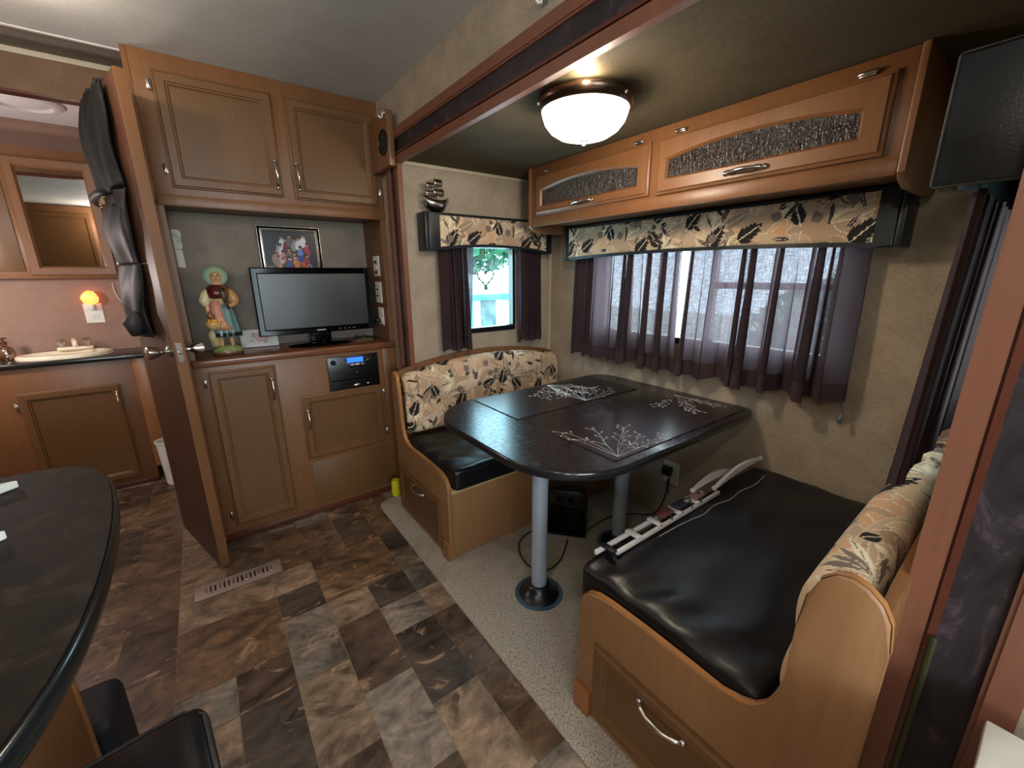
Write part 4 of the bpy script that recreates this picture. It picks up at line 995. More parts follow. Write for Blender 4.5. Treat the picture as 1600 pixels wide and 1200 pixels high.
def seat_cushion(name, label, x0, x1, y0, y1, z0, z1, seed, front):
    """leather box cushion; front = +1 if the front edge is at y1"""
    q = random.Random(seed); nx, ny = 70, 46; rr = .022
    def prof(n, a, b): return [a+(b-a)*(.5-.5*math.cos(PI*i/(n-1))) for i in range(n)]
    bm = bmesh.new(); box(bm, x0, x1, y0, y1, z0, z1)
    bmesh.ops.subdivide_edges(bm, edges=bm.edges[:], cuts=40, use_grid_fill=True)
    ph = [q.uniform(0, 6) for _ in range(8)]
    for v in bm.verts:
        c = Vector(v.co); e = Vector((min(max(c.x, x0+rr), x1-rr), min(max(c.y, y0+rr), y1-rr), min(max(c.z, z0+rr), z1-rr)))
        d_ = c-e
        if d_.length > 1e-6: c = e+d_.normalized()*rr
        ux = (c.x-x0)/(x1-x0); uy = (c.y-y0)/(y1-y0)
        if c.z > (z0+z1)/2:
            crown = .007*math.sin(PI*min(1, max(0, ux)))**.5*math.sin(PI*min(1, max(0, uy)))**.5
            wr = .0025*math.sin(ux*17+uy*9+ph[0])+.002*math.sin(ux*8-uy*21+ph[1])
            edge = min(ux, 1)*14
            wr += .005*math.exp(-((ux-.05)/.07)**2)*math.sin(uy*26+ux*30+ph[2])
            c.z += crown+wr
        v.co = c
    o = obj(name, bm, M['leather'], None, smooth=True)
    tag(o, label, 'cushion'); return o
seat_cushion('seat_cushion', 'black leather seat cushion on the bench below the small window', .768, 1.842, 1.470, 1.975, .366*1, .470, 2, -1)
def drape_cushion():
    o = seat_cushion('seat_cushion', 'black leather seat cushion on the bench nearest the camera', .768, 1.842, .215, .716, .366, .486, 5, 1)
    return o
drape_cushion()
def back_cushion(label, flip):
    y = (lambda v: v) if not flip else (lambda v: 2.165-v)
    zb = .476 if flip else .488
    x0, x1 = .772, 1.838; res = .0035
    # cross-section (depth from bench front side, z): front face bulged in two rolls, rounded top
    def section(t):
        top = .795+.060*math.sin(PI*t)**.8
        h = top-zb
        ctrl = [(.105, zb+.005), (.13, zb+.0), (.185, zb+.004), (.205, zb+.03), (.207, zb+h*.25), (.198, zb+h*.44), (.193, zb+h*.50), (.198, zb+h*.56), (.203, zb+h*.72), (.196, zb+h*.88), (.175, zb+h*.97), (.145, top), (.115, top-.004), (.100, top-.03), (.100, zb+h*.5)]
        return ctrl
    res = .0035 if flip else .0025
    nx = int((x1-x0)/res)
    base = section(0.5)
    def resamp(c, n):
        p = np.array([q[:2] for q in smooth([[a, b, 0] for a, b in c], 3)]); d_ = np.r_[0, np.cumsum(np.hypot(*np.diff(p, axis=0).T))]
        s = np.linspace(0, d_[-1], n); return np.stack([np.interp(s, d_, p[:, 0]), np.interp(s, d_, p[:, 1])], 1), s
    ns = 210 if flip else 280
    Pm = np.zeros((nx+1, ns, 3)); U = np.zeros((nx+1, ns)); V = np.zeros((nx+1, ns))
    for i in range(nx+1):
        t = i/nx; sec, s = resamp(section(t), ns)
        e = min(t, 1-t)*(x1-x0); k = 1-.5*max(0, 1-e/.03)**2      # rounded ends
        cy, cz = sec[:, 0].mean(), sec[:, 1].mean()
        yy = cy+(sec[:, 0]-cy)*k; zz = cz+(sec[:, 1]-cz)*(1-(1-k)*.25)
        Pm[i, :, 0] = x0+(x1-x0)*t; Pm[i, :, 1] = [y(v) for v in yy]; Pm[i, :, 2] = np.maximum(zz, zb+.0005)
        U[i] = (x1-x0)*t if flip else (x1-x0)*(1-t); V[i] = s
    cols = FAB.sample(U, V+.04) if flip else FAB2.sample(U, V+.10)
    o = grid_mesh('back_cushion', Pm, M['print'], None, cols, True)
    b = bmesh.new(); b.from_mesh(o.data); be_ = [e for e in b.edges if e.is_boundary]; bmesh.ops.holes_fill(b, edges=be_); bmesh.ops.recalc_face_normals(b, faces=b.faces); b.to_mesh(o.data); b.free()
    o.data.polygons.foreach_set('use_smooth', [True]*len(o.data.polygons))
    tag(o, label, 'cushion'); return o
back_cushion('leaf-print back cushion on the bench below the small window', True)
back_cushion('leaf-print back cushion on the bench nearest the camera', False)
bm = bmesh.new(); lathe(bm, [(0, 0), (.025, 0), (.028, .01), (.028, .08), (.022, .10), (0, .104)], (.772, 2.235, .013), 18); obj_y = obj('yellow_canister', bm, M['yellow'], auto=50)
tag(obj_y, 'small yellow object tucked between the far bench and the media cabinet', 'container')

# ------------------------------------------------------------------ table
TZ = .729
tbx = thing('dinette_table', 'charcoal dinette table with rounded end on two grey pedestal legs', 'table', (1.28, 1.18, .012))
outl = []
def arc(cx, cy, r0, a0, a1, n):
    for k in range(n+1):
        a = a0+(a1-a0)*k/n; outl.append((cx+r0*math.cos(a), cy+r0*math.sin(a)))
outl.append((1.845, .80)); arc(1.845-.075, .735+.075, .075, 0, -PI/2, 6); outl.pop(0)
arc(.985, .735+.27, .27, -PI/2, -PI, 14)
arc(.965, 1.62-.25, .25, PI, PI/2, 14)
arc(1.845-.10, 1.62-.10, .10, PI/2, 0, 6)
bm = bmesh.new(); poly(bm, outl[::-1], TZ-.030, TZ, .003, seg=2); obj('tabletop', bm, M['table'], tbx, auto=40)
bm = bmesh.new(); rings = []; n_ = len(outl)
for k in range(9):
    a = -PI/2+PI*k/8; rg = []
    for i in range(n_):
        t_ = Vector(outl[(i+1) % n_])-Vector(outl[i-1]); t_.normalize(); nn = Vector((t_.y, -t_.x))*(.0005+.0055*math.cos(a))
        if nn.dot(Vector(outl[i])-Vector((1.3, 1.18))) < 0: nn = -nn
        rg.append((min(1.8485, outl[i][0]+nn.x), outl[i][1]+nn.y, TZ-.015+.0147*math.sin(a)))
    rings.append(rg)
loft(bm, rings); obj('edge_band', bm, plain('black_table_edge', (30, 30, 33), .16, 0, .05), tbx, smooth=True)
for (x, y) in ((.945, 1.106), (1.475, 1.13)):
    bm = bmesh.new(); lathe(bm, [(0, 0), (.0315, 0), (.0315, TZ-.030-.062), (0, TZ-.030-.062)], (x, y, .050), 28); lg = obj('leg', bm, M['grey_metal'], tbx, auto=50)
    bm = bmesh.new(); lathe(bm, [(.082, .0), (.083, .004), (.076, .010), (.060, .018), (.048, .040), (.040, .052), (.033, .053), (.030, .048)], (x, y, .0125), 36); bs = obj('base_flange', bm, M['black_plastic'], lg, auto=50)
    bm = bmesh.new(); lathe(bm, [(.10, .0), (.10, .0022), (.083, .003), (.081, .0)], (x, y, .0122), 28); obj('base_plate', bm, plain('blue_grey_metal', (84, 108, 124), .5, .5), lg, auto=50)
    bm = bmesh.new(); lathe(bm, [(.033, TZ-.074), (.042, TZ-.060), (.075, TZ-.0305), (0, TZ-.0305)], (x, y, 0), 28); obj('top_socket', bm, M['black_plastic'], lg, auto=50)
# placemats with silver twig print
def mat(label, x0, x1, y0, y1, sprays, seed):
    t = thing('placemat', label, 'placemat', ((x0+x1)/2, (y0+y1)/2, TZ), None, None)
    bm = bmesh.new(); box(bm, x0, x1, y0, y1, TZ+.0003, TZ+.0035, .001); obj('mat_sheet', bm, M['mat'], t)
    q = random.Random(seed); bm = bmesh.new(); z = TZ+.0037
    def twig(x, y, a, L, depth):
        pts = []; n = 8; aa = a+q.uniform(-.05, .05); side = q.choice((-1, 1))
        for k in range(n+1):
            pts.append((x, y, z)); st_ = L/n
            if k < n:
                aa += q.uniform(-.13, .13); x += math.cos(aa)*st_; y += math.sin(aa)*st_
            if not (x0+.005 < x < x1-.005 and y0+.005 < y < y1-.005): break
            if depth == 0 and k >= 2 and k < n and q.random() < .85:
                twig(x, y, aa+side*q.uniform(.45, .75), L*q.uniform(.10, .2), 1); side = -side
        if len(pts) > 1:
            tube(bm, pts, .0006 if depth == 0 else .0005, 4)
            lathe(bm, [(0, -.0005), (.0044 if depth else .0052, 0), (0, .0014)], pts[-1], 7)
    for (sx_, sy_, a, spread, L, n) in sprays:
        for k in range(n): twig(sx_, sy_, a+spread*(k/(n-1)-.5), L*q.uniform(.8, 1.05), 0)
    tag(obj('twig_print', bm, M['silver'], t), kind='stuff'); return t
mat('dark placemat with silver twigs on the side by the small window', .955, 1.72, 1.262, 1.60, [(1.40, 1.588, -1.65, 1.9, .25, 8), (1.36, 1.275, .95, 1.9, .25, 8)], 21)
mat('dark placemat with silver twigs on the table side nearest the camera', .965, 1.80, .770, 1.092, [(.995, .785, .72, 1.5, .27, 8), (1.765, 1.078, -2.35, 1.5, .25, 8)], 33)

# ------------------------------------------------------------------ black heater under the table with its cord
Fh = frame((1.236, 1.395, .0125), (.64, -.77, 0), (-.77, -.64, 0))
ht = thing('heater', 'black plastic box heater with a grille standing on the carpet behind the table leg', 'heater', (1.30, 1.36, .012))
bm = bmesh.new()
w_, h_ = .20, .255
outh = [(0, 0), (w_, 0), (w_, h_-.04)]+[(w_-.04+.04*math.cos(a), h_-.04+.04*math.sin(a)) for a in (PI/6, PI/3, PI/2)]+[(.04+.04*math.cos(a), h_-.04+.04*math.sin(a)) for a in (PI/2, PI*2/3, PI*5/6)]+[(0, h_-.04)]
poly(bm, outh, -.085, 0, .008, Fh); obj('housing', bm, M['black_plastic'], ht, auto=40)
R = lambda i, n: rect_pts(.012+i, w_-.012-i, .018+i, h_-.085-i, n)
bm = bmesh.new(); loft(bm, [R(0, .0), R(0, .008), R(.012, .010), R(.016, .002)], Fh); obj('grille_frame', bm, M['black_gloss'], ht, auto=30)
for k in range(12):
    bm = bmesh.new(); vv = .036+.0105*k; box(bm, .03, w_-.03, vv, vv+.0035, .001, .006, .001, Fh); obj('grille_bar', bm, M['black_gloss'], ht)
for k in range(2):
    bm = bmesh.new(); lathe(bm, [(0, .014), (.012, .013), (.014, .003), (.014, 0)], (0, 0, 0), 16, Fh @ Matrix.Translation((.06+.06*k, h_-.045, .0))); obj('knob', bm, M['black_gloss'], ht, auto=50)
tb('power_cord', smooth([[1.36, 1.24, .06], [1.46, 1.28, .03], [1.60, 1.30, .018], [1.72, 1.26, .018], [1.80, 1.16, .02], [1.815, 1.12, .10], [1.822, 1.105, .20], [1.812, 1.10, .262]]), .0035, M['black_plastic'], ht, 6)
tb('cord_loop', smooth([[1.20, 1.42, .05], [1.10, 1.44, .017], [1.03, 1.36, .017], [1.00, 1.24, .017], [1.06, 1.17, .017], [1.17, 1.20, .018], [1.27, 1.275, .03]]), .0035, M['black_plastic'], ht, 6)
plate('wall_outlet', 'white outlet low on the slide-out back wall beside the table leg', FX(XB), -1.150, -1.062, .222, .345, 'outlet')
ad = thing('power_adapter', 'black power adapter plugged into the low back wall outlet', 'adapter', (1.83, 1.12, .27))
bm = bmesh.new(); box(bm, -1.142, -1.092, .275, .325, .0092, .042, .008, FX(XB)); obj('adapter_body', bm, M['black_plastic'], ad, auto=40)
tb('cord', smooth([[1.815, 1.100, .285], [1.80, 1.085, .26], [1.81, 1.09, .21], [1.83, 1.10, .17]]), .0028, M['black_plastic'], ad, 6)

# ------------------------------------------------------------------ white ladder-like frame with curved arms lying along the near seat edge
wf = thing('slatted_rack', 'white slatted frame with two curved arms lying along the black seat edge', 'frame', (1.2, .66, .53))
for (yy, zz, a, b) in ((.706, .497, .82, 1.40), (.668, .496, .87, 1.45)):
    bm = bmesh.new(); box(bm, a, b, yy-.005, yy+.005, zz, zz+.014, .002); obj('rail', bm, M['white_paint'], wf, auto=40)
for k, (xx, mm) in enumerate(((.845, 'black_matte'), (.96, 'white_paint'), (1.07, 'white_paint'), (1.18, 'white_paint'), (1.29, 'white_paint'))):
    bm = bmesh.new(); box(bm, xx, xx+.02, .662, .712, .5115, .519, .002); obj('slat', bm, M[mm], wf, auto=40)
for k, (xx, c_) in enumerate(((1.11, (112, 58, 58)), (1.19, (46, 44, 62)), (1.30, (150, 112, 106)))):
    bm = bmesh.new(); box(bm, xx, xx+.06, .672, .704, .5195, .530, .004); obj('coloured_piece', bm, plain('coloured_piece_%d' % k, c_, .5), wf, auto=40)
bm = bmesh.new()
for k in range(5): tube(bm, [(1.08+.06*k, .662, .512), (1.10+.06*k, .687, .533), (1.09+.06*k, .714, .512)], .0028, 6)
tag(obj('tie', bm, plain('navy_tie', (34, 34, 50), .6), wf, smooth=True), kind='stuff')
def crescent(a, b, yy, z0, lift, mm):
    n = 16; up = []; lo = []
    for k in range(n+1):
        t = k/n; x = a+(b-a)*t; z = z0[0]+(z0[1]-z0[0])*t+lift*math.sin(PI*t)
        th = .006+.020*math.sin(PI*t)
        up.append((x, z)); lo.append((x, max(.494, z-th)))
    bm = bmesh.new(); Fq = frame((0, yy, 0), (1, 0, 0), (0, -1, 0)); poly(bm, (up+lo[::-1])[::-1], -.006, .006, .002, Fq)
    for (x, z) in (up[0], up[-1]): ball(bm, (x, yy, z-.003), .010, n=10, m=6)
    return obj('curved_arm', bm, mm, wf, auto=40)
crescent(1.335, 1.64, .708, (.536, .524), .030, M['white_paint'])
crescent(1.435, 1.805, .680, (.522, .540), .030, M['white_paint'])
tb('cord', smooth([[1.05, .648, .494], [1.20, .640, .496], [1.28, .625, .496], [1.36, .640, .497], [1.45, .618, .497], [1.53, .632, .497], [1.62, .615, .497], [1.74, .63, .497]]), .0015, plain('grey_wire', (150, 150, 150), .4), wf, 6)

# ------------------------------------------------------------------ overhead cabinet
oc = thing('overhead_cabinet', 'maple overhead cabinet with two arched dark glass doors above the long window', 'cabinet', (1.65, 1.1, 1.54))
XO = 1.495
y0o, y1o = .335, 1.862
bx('body', (XO, XB-.012, y0o+.02, y1o-.015, 1.558, ZS-.001), M['wood'], oc, .002)
Fo = FX(XO)
bx('face_rail', (XO-.004, XO+.012, y0o+.02, y1o-.015, 1.540, 1.585), M['wood'], oc, .003)
for nm, yy in (('near_end_panel', y0o), ('far_end_panel', y1o-.018)):
    pe = [(XO-.012, 1.545), (XO-.012, ZS-.0015), (XB-.012, ZS-.0015), (XB-.012, 1.528), (XB-.04, 1.512), (XO+.06, 1.512), (XO+.01, 1.526)]
    bm = bmesh.new(); Fe = frame((0, yy, 0), (1, 0, 0), (0, -1, 0)); poly(bm, pe[::-1], -.018, 0, .004, Fe); obj(nm, bm, M['wood'], oc, auto=40)
def arched_door(u0, u1, v0, v1, pu0, pu1, pv0, pv1, arch, hu, hinges_):
    nb, ns, nt_ = 12, 3, 20
    def ring(a, b, c, d_, n, ar):
        p = [(a+(b-a)*k/nb, c, n) for k in range(nb)]+[(b, c+(d_-c)*k/ns, n) for k in range(ns)]
        p += [(b+(a-b)*k/nt_, d_+ar*(1-(2*k/nt_-1)**2), n) for k in range(nt_)]+[(a, d_+(c-d_)*k/ns, n) for k in range(ns)]
        return p
    th = .018; bm = bmesh.new(); O = lambda i, n: ring(u0+i, u1-i, v0+i, v1-i, n, 0); Pn = lambda i, n: ring(pu0+i, pu1-i, pv0+i, pv1-i, n, arch)
    loft(bm, [O(0, 0), O(0, th*.5), O(.004, th*.66), O(.008, th*.7), O(.012, th), Pn(-.008, th), Pn(-.004, th*.75), Pn(0, th*.45), Pn(0, .001)], Fo); d_ = obj('door', bm, M['wood'], oc, auto=28)
    bm = bmesh.new(); loft(bm, [Pn(-.002, .0012), Pn(-.002, .006)], Fo, cap1=True); obj('glass_panel', bm, M['rain'], d_)
    pull(d_, Fo, hu, 1.618, th, .125, False)
    for h in hinges_: hinge(d_, Fo, h, 1.796, False)
k_ = 1.005
arched_door(-1.800, -1.107, 1.594, 1.787, -1.752, -1.165, 1.640, 1.704, .026, -1.455, (-1.72, -1.165))
arched_door(-1.072, -.388, 1.590, 1.787, -1.024, -.450, 1.646, 1.706, .026, -.735, (-.985, -.452))
# ------------------------------------------------------------------ valances
def valance(name, label, F, u0, u1, v0, v1, depth, pu0, pu1, arch=.022, print_off=0.0):
    """padded box: leather frame with arched lower edge, leaf-print panel in front"""
    t = thing(name, label, 'valance', F @ Vector(((u0+u1)/2, v0, 0)))
    n = 24; U0, U1 = u0, u1; u0 += .0183; u1 -= .0183
    low = [(u0, v0), (u0+.05, v0)]+[(u0+.05+(u1-u0-.10)*k/n, v0+arch*math.sin(PI*k/n)**.7) for k in range(n+1)][1:-1]+[(u1-.05, v0), (u1, v0)]
    bm = bmesh.new(); poly(bm, low+[(u1, v1), (u0, v1)], depth-.022, depth, .006, F, 3); obj('front_board', bm, M['leather2'], t, auto=40)
    u0, u1 = U0, U1
    for (a, b, nm) in ((u0, u0+.018, 'end_cap'), (u1-.018, u1, 'end_cap')):
        bm = bmesh.new(); box(bm, a, b, v0, v1, .0008, depth+.001, .004, F); obj(nm, bm, M['leather2'], t, auto=40)
    bm = bmesh.new(); box(bm, u0+.0182, u1-.0182, v1-.018, v1, .0008, depth-.0225, .003, F); obj('top_board', bm, M['leather2'], t)
    if pu0 is not None:
        res = .0026; nu = int((pu1-pu0)/res); nv = 62
        P_ = np.zeros((nu+1, nv, 3)); U = np.zeros((nu+1, nv)); V = np.zeros((nu+1, nv))
        for i in range(nu+1):
            a = pu0+(pu1-pu0)*i/nu; tt = (a-u0-.05)/(u1-u0-.10); tt = min(1, max(0, tt))
            lo = v0+.014+arch*math.sin(PI*tt)**.7; hi = v1-.014
            for j in range(nv):
                b = lo+(hi-lo)*j/(nv-1); e = min(i, nu-i)*res; e2 = min(j, nv-1-j)/(nv-1)
                nn = depth+.0005+.006*min(1, e/.012)**.5*min(1, e2*8)**.5
                P_[i, j] = F @ Vector((a, b, nn)); U[i, j] = a-pu0; V[i, j] = b-v0
        cols = FAB.sample(U+print_off, V*1.0+.02)
        grid_mesh('print_panel', P_, M['print'], t, cols, True)
    return t
valance('window_valance', 'short leaf-print valance in a black frame over the small window', FY(YE), .945, 1.775, 1.415, 1.60, .095, 1.025, 1.73, .026, .05)
valance('window_valance', 'long leaf-print valance in a black frame under the overhead cabinet', FX(XB), -1.838, -.365, 1.372, 1.553, .118, -1.80, -.435, .018, .10)
vl = valance('window_valance', 'plain black leather valance end at the near window on the right', FN(YN), -1.80, -1.0, 1.432, 1.622, .128, None, None, .02)
tb('piping', [(.9985, .066, 1.622), (.9985, .186, 1.622), (.9985, .189, 1.619), (.9985, .189, 1.436), (.9985, .186, 1.432), (.9985, .066, 1.432)], .0015, leather('worn_piping', (62, 60, 56), .5), vl, 8)

# ------------------------------------------------------------------ curtains
def curtain(name, label, F, u0, u1, v0, v1, n0, folds, amp, seed, sag=0.0, flare=0.0, hem=.0, group=None, mat=None):
    q = random.Random(seed); nu = folds*16; nv = 46
    t = thing(name, label, 'curtain', F @ Vector(((u0+u1)/2, v0, n0)))
    ph = [q.uniform(-.8, .8) for _ in range(folds+2)]; am = [q.uniform(.35, 1.3) for _ in range(folds+2)]; dr = [q.uniform(-1, 1) for _ in range(folds+2)]
    P_ = np.zeros((nu+1, nv, 3))
    for i in range(nu+1):
        s = min(folds, max(0, i/nu*folds+.32*math.sin(2*PI*i/nu*2.3+ph[0]*3)*math.sin(PI*i/nu)+.18*math.sin(2*PI*i/nu*5.1)*math.sin(PI*i/nu))); k = min(folds, int(s)); fr = s-k; fr2 = fr*fr*(3-2*fr)
        a_ = am[k]*(1-fr2)+am[k+1]*fr2; p_ = ph[k]*(1-fr2)+ph[k+1]*fr2; d_ = dr[k]*(1-fr2)+dr[k+1]*fr2
        for j in range(nv):
            tv_ = j/(nv-1)                      # 0 bottom, 1 top
            th = 2*PI*s+p_*1.3+(1-tv_)*d_*.9
            am_ = amp*a_*(.75+.35*(1-tv_))
            u_ = u0+(u1-u0)*i/nu+am_*.75*math.sin(2*th)+(1-tv_)*d_*.012
            mid = (u0+u1)/2; u_ = mid+(u_-mid)*(1+flare*(1-tv_))
            n_ = n0+am_*math.sin(th)+(1-tv_)*.012
            v_ = v0+(v1-v0)*tv_-(1-tv_)**3*(sag*(.5+.5*math.sin(th))+.010*d_)
            P_[i, j] = F @ Vector((u_, v_, n_))
    hj = max(1, int(round(hem*nv)))
    o = grid_mesh('cloth', P_, mat or M['curtain'], t, None, True)
    if hem: grid_mesh('hem', P_[:, :hj+1]+np.array(F.col[2][:3])*.0008, M['curtain_opaque'], t, None, True)
    return t
FXc = FX(XB); FYc = FY(YE)
curtain('window_curtain', 'plum sheer curtain half over the long window, far half by the corner', FXc, -1.80, -1.135, .852, 1.44, .058, 8, .032, 4, .022, .02, .10)
curtain('window_curtain', 'plum sheer curtain half over the long window, nearer the camera', FXc, -1.085, -.435, .850, 1.44, .058, 7, .034, 9, .022, .02, .10)
curtain('window_curtain', 'plum curtain panel left of the small window', FYc, 1.030, 1.232, .895, 1.44, .042, 4, .020, 5, .012, .03, .06)
curtain('window_curtain', 'plum curtain panel right of the small window', FYc, 1.545, 1.742, .905, 1.44, .042, 4, .018, 6, .012, .05, .06)
FNc = FN(YN)
curtain('window_curtain', 'long dark curtain hanging at the near end window above the bench back', FNc, -1.45, -1.025, .908, 1.428, .080, 5, .024, 7, .03, .10, .06, None, M['curtain_opaque'])
ct = thing('curtain_tie', 'grey tie cord dangling below the right end of the long curtain', 'cord', (1.80, .45, .80))
tb('cord', smooth([[1.812, .445, .86], [1.81, .448, .82], [1.808, .44, .79]]), .004, plain('grey_cord', (96, 96, 104), .7), ct, 6)
bm = bmesh.new(); tube(bm, [(1.808, .44, .80), (1.808, .44, .785), (1.808, .442, .765)], [.004, .008, .005], 8); obj('tassel', bm, plain('grey_tassel', (110, 110, 120), .7), ct, smooth=True)

# ------------------------------------------------------------------ silver ship on the small valance
sh = thing('ship_ornament', 'silver sailing ship ornament standing on top of the small valance', 'ornament', (1.02, 2.01, 1.6005))
sx0, sy0, sz0 = 1.022, 2.03, 1.6008
bm = bmesh.new(); rings = []
for (xx, hw, zk, zt) in ((-.060, .006, .052, .074), (-.048, .020, .022, .066), (-.02, .028, .004, .058), (.02, .028, .0, .056), (.048, .020, .010, .062), (.075, .004, .050, .075)):
    rings.append([(sx0+xx, sy0-hw, sz0+zt), (sx0+xx, sy0-hw*.8, sz0+(zt+zk)/2), (sx0+xx, sy0, sz0+zk), (sx0+xx, sy0+hw*.8, sz0+(zt+zk)/2), (sx0+xx, sy0+hw, sz0+zt)])
loft(bm, rings, cap0=True, cap1=True); obj('hull', bm, M['chrome'], sh, smooth=True)
for xx, hh in ((-.025, .075), (.018, .095)):
    tb('mast', [(sx0+xx, sy0, sz0+.05), (sx0+xx, sy0, sz0+.06+hh)], .0022, M['chrome'], sh, 6)
    for lev in (0, 1):
        wd = .028-.007*lev; zc = sz0+.065+hh*(.12+.45*lev); hs = hh*.38
        bm = bmesh.new(); rg = []
        for a in np.linspace(0, 1, 6): rg.append([(sx0+xx-wd+2*wd*k/6, sy0-.004-.010*math.sin(PI*a), zc+hs*a) for k in range(7)]+[(sx0+xx-wd+2*wd*k/6, sy0-.0025-.010*math.sin(PI*a), zc+hs*a) for k in range(6, -1, -1)])
        loft(bm, rg, cap0=True, cap1=True); obj('sail', bm, M['chrome'], sh, smooth=True)
# heart suncatcher hanging in the small window
hc = thing('heart_ornament', 'beaded wire heart hanging in the small window', 'ornament', (1.335, 2.07, 1.27))
hp = []
for k in range(48):
    t = 2*PI*k/48; hp.append((1.335+.0034*16*math.sin(t)**3, 2.065, 1.285+.0034*(13*math.cos(t)-5*math.cos(2*t)-2*math.cos(3*t)-math.cos(4*t))))
tb('wire_heart', hp, .0035, plain('green_wire', (96, 150, 130), .5), hc, 6, True)
bm = bmesh.new()
for p in hp[::3]: ball(bm, p, .007, n=8, m=5)
ball(bm, (1.335, 2.063, 1.222), .012, n=10, m=6); obj('bead', bm, plain('green_bead', (60, 120, 104), .3), hc, smooth=True)
tb('hanging_thread', [(1.335, 2.065, 1.30), (1.335, 2.065, 1.44)], .0009, M['black_matte'], hc, 5)

# ------------------------------------------------------------------ dome lamp on the slide ceiling
lm = thing('ceiling_lamp', 'glowing frosted dome lamp with bronze rim on the slide-out ceiling', 'lamp', (1.055, 1.042, ZS))
lc = (1.055, 1.042, ZS)
lt('rim', [(.112, -.0008), (.144, -.010), (.151, -.018), (.151, -.026), (.146, -.034), (.140, -.042), (.135, -.044), (.131, -.038), (.129, -.020), (.108, -.012)], lc, M['bronze'], lm, 56)
lt('glass_bowl', [(.134, -.038), (.132, -.053), (.124, -.075), (.107, -.096), (.081, -.112), (.05, -.121), (.012, -.1245), (0, -.125)], lc, M['bowl'], lm, 56, auto=80)
lt('finial', [(0, -.139), (.006, -.136), (.009, -.130), (.012, -.126), (.012, -.1235), (0, -.1235)], lc, M['chrome'], lm, 16)
for k in range(3):
    a = .6+2*PI*k/3; bm = bmesh.new(); ball(bm, (lc[0]+.150*math.cos(a), lc[1]+.150*math.sin(a), ZS-.030), .005, n=8, m=6); obj('screw', bm, M['chrome'], lm, smooth=True)
# the galley's own dome lamp, overhead just outside the frame
gl = thing('galley_lamp', 'frosted dome lamp on the main ceiling above the open door', 'lamp', (-.33, 1.90, ZC))
lt('rim', [(.10, -.001), (.12, -.010), (.12, -.022), (.105, -.026), (.10, -.02)], (-.33, 1.90, ZC), M['bronze'], gl, 40)

BW = [(.098, -.022), (.094, -.036), (.08, -.052), (.05, -.064), (.012, -.068), (0, -.0685)]
lt('glass_bowl', BW, (-.33, 1.90, ZC), M['bowl_dim'], gl, 40, auto=80)
fill_lamp = thing('galley_lamp', 'frosted dome lamp added behind the camera as unseen fill', 'lamp', (-.75, -.15, ZC))  # fixture added around the rear fill point, never in view
lt('rim', [(.10, -.001), (.12, -.010), (.12, -.022), (.105, -.026), (.10, -.02)], (-.75, -.15, ZC), M['bronze'], fill_lamp, 40)
lt('glass_bowl', BW, (-.75, -.15, ZC), M['bowl_dim'], fill_lamp, 40, auto=80)

# ------------------------------------------------------------------ stools and white cabinet at the frame's lower corners
stool('bar_stool', 'black padded stool with chrome studs beside the kitchen island', -.226, .735, .12, .50, .25)
bg_ = thing('floor_bag', 'dark navy soft bag on the floor at the far end of the island', 'bag', (-.45, 1.33, .001))
bm = bmesh.new(); box(bm, -.60, -.335, 1.20, 1.375, .001, .25, .03, I4, 4); obj('bag_body', bm, plain('navy_cloth', (16, 18, 30), .6), bg_, auto=60)
tb('handle', smooth([[-.56, 1.29, .248], [-.55, 1.29, .29], [-.42, 1.29, .29], [-.41, 1.29, .248]]), .008, M['black_matte'], bg_, 8)
wc = thing('white_cabinet', 'white flat-topped cabinet at the lower right beside the slide-out post', 'cabinet', (.6, -.25, 0))
bx('top', (.36, .785, -.45, -.037, .68, .70), M['white_plastic'], wc, .003)
bx('body', (.38, .775, -.44, -.050, .004, .68), M['white_paint'], wc, .003)

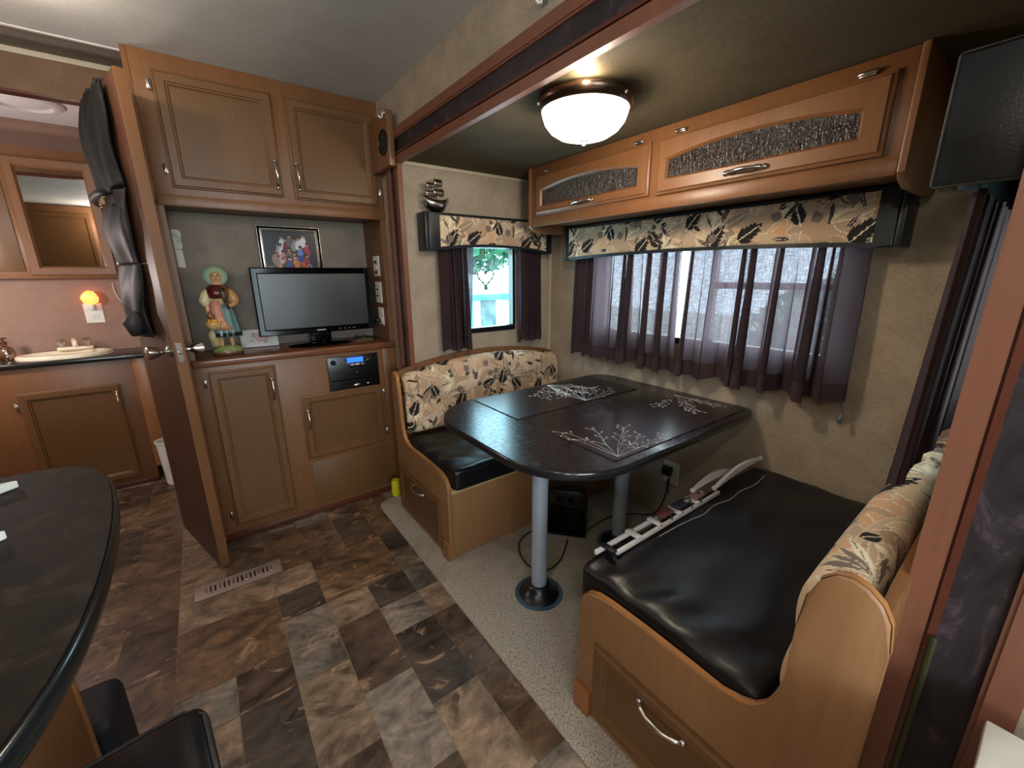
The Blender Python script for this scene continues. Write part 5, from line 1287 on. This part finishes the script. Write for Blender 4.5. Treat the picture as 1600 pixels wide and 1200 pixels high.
# ------------------------------------------------------------------ outdoors
gr = wall('ground_outside', [(-12, 22, 2.9, 24, -.95, -.85), (2.4, 22, -12, 2.9, -.95, -.85)], M['grass'])
sd = thing('neighbour_cabin', 'white cabin with teal fascia seen through the small window', 'building', (5.4, 8.2, -.85))
bx('walls', (4.45, 8.5, 8.0, 10.5, -.85, 1.0), M['siding'], sd, .01)
bx('roof', (4.3, 8.7, 7.8, 10.7, 1.0, 1.28), M['siding'], sd, .02)
bx('fascia', (4.72, 8.6, 7.86, 7.99, .74, .86), M['teal'], sd, .005)
bx('window_pane', (5.02, 5.42, 7.97, 8.0, .12, .72), M['grey_pane'], sd, .004)
bx('window_pane', (5.60, 6.3, 7.97, 8.0, .2, .70), plain('pale_pane', (210, 210, 220), .4, 0, .2, 5), sd, .004)
bx('corner_board', (4.74, 4.80, 7.95, 8.0, .1, .74), M['teal'], sd, .004)
def tree(label, x, y, r0, h, seed):
    t = thing('leafy_tree', label, 'tree', (x, y, -.85)); q = random.Random(seed)
    bm = bmesh.new(); tube(bm, [(x, y, -.85), (x+.1, y, h*.5), (x, y, h)], [.18, .14, .08], 10); obj('trunk', bm, M['bark'], t, smooth=True)
    bm = bmesh.new()
    for _ in range(2600):
        a, b = q.uniform(0, 6.28), math.acos(q.uniform(-1, 1)); rr = r0*q.random()**.4
        c = Vector((x+rr*math.sin(b)*math.cos(a), y+rr*math.sin(b)*math.sin(a), h+rr*.8*math.cos(b)))
        d1_ = Vector((q.uniform(-1, 1), q.uniform(-1, 1), q.uniform(-1, 1))).normalized()*.22; d2 = d1_.orthogonal().normalized()*.12
        bm.faces.new([bm.verts.new(c+d1_), bm.verts.new(c+d2), bm.verts.new(c-d1_), bm.verts.new(c-d2)])
    o = obj('foliage', bm, M['leaf'], t); o['kind'] = 'stuff'; return t
tree('leafy green tree behind the white cabin, seen through the small window', 7.2, 12.0, 2.6, 3.4, 1)
tree('leafy tree outside, dimly seen through the sheer long curtain', 11.0, 2.6, 2.2, -.5, 2)
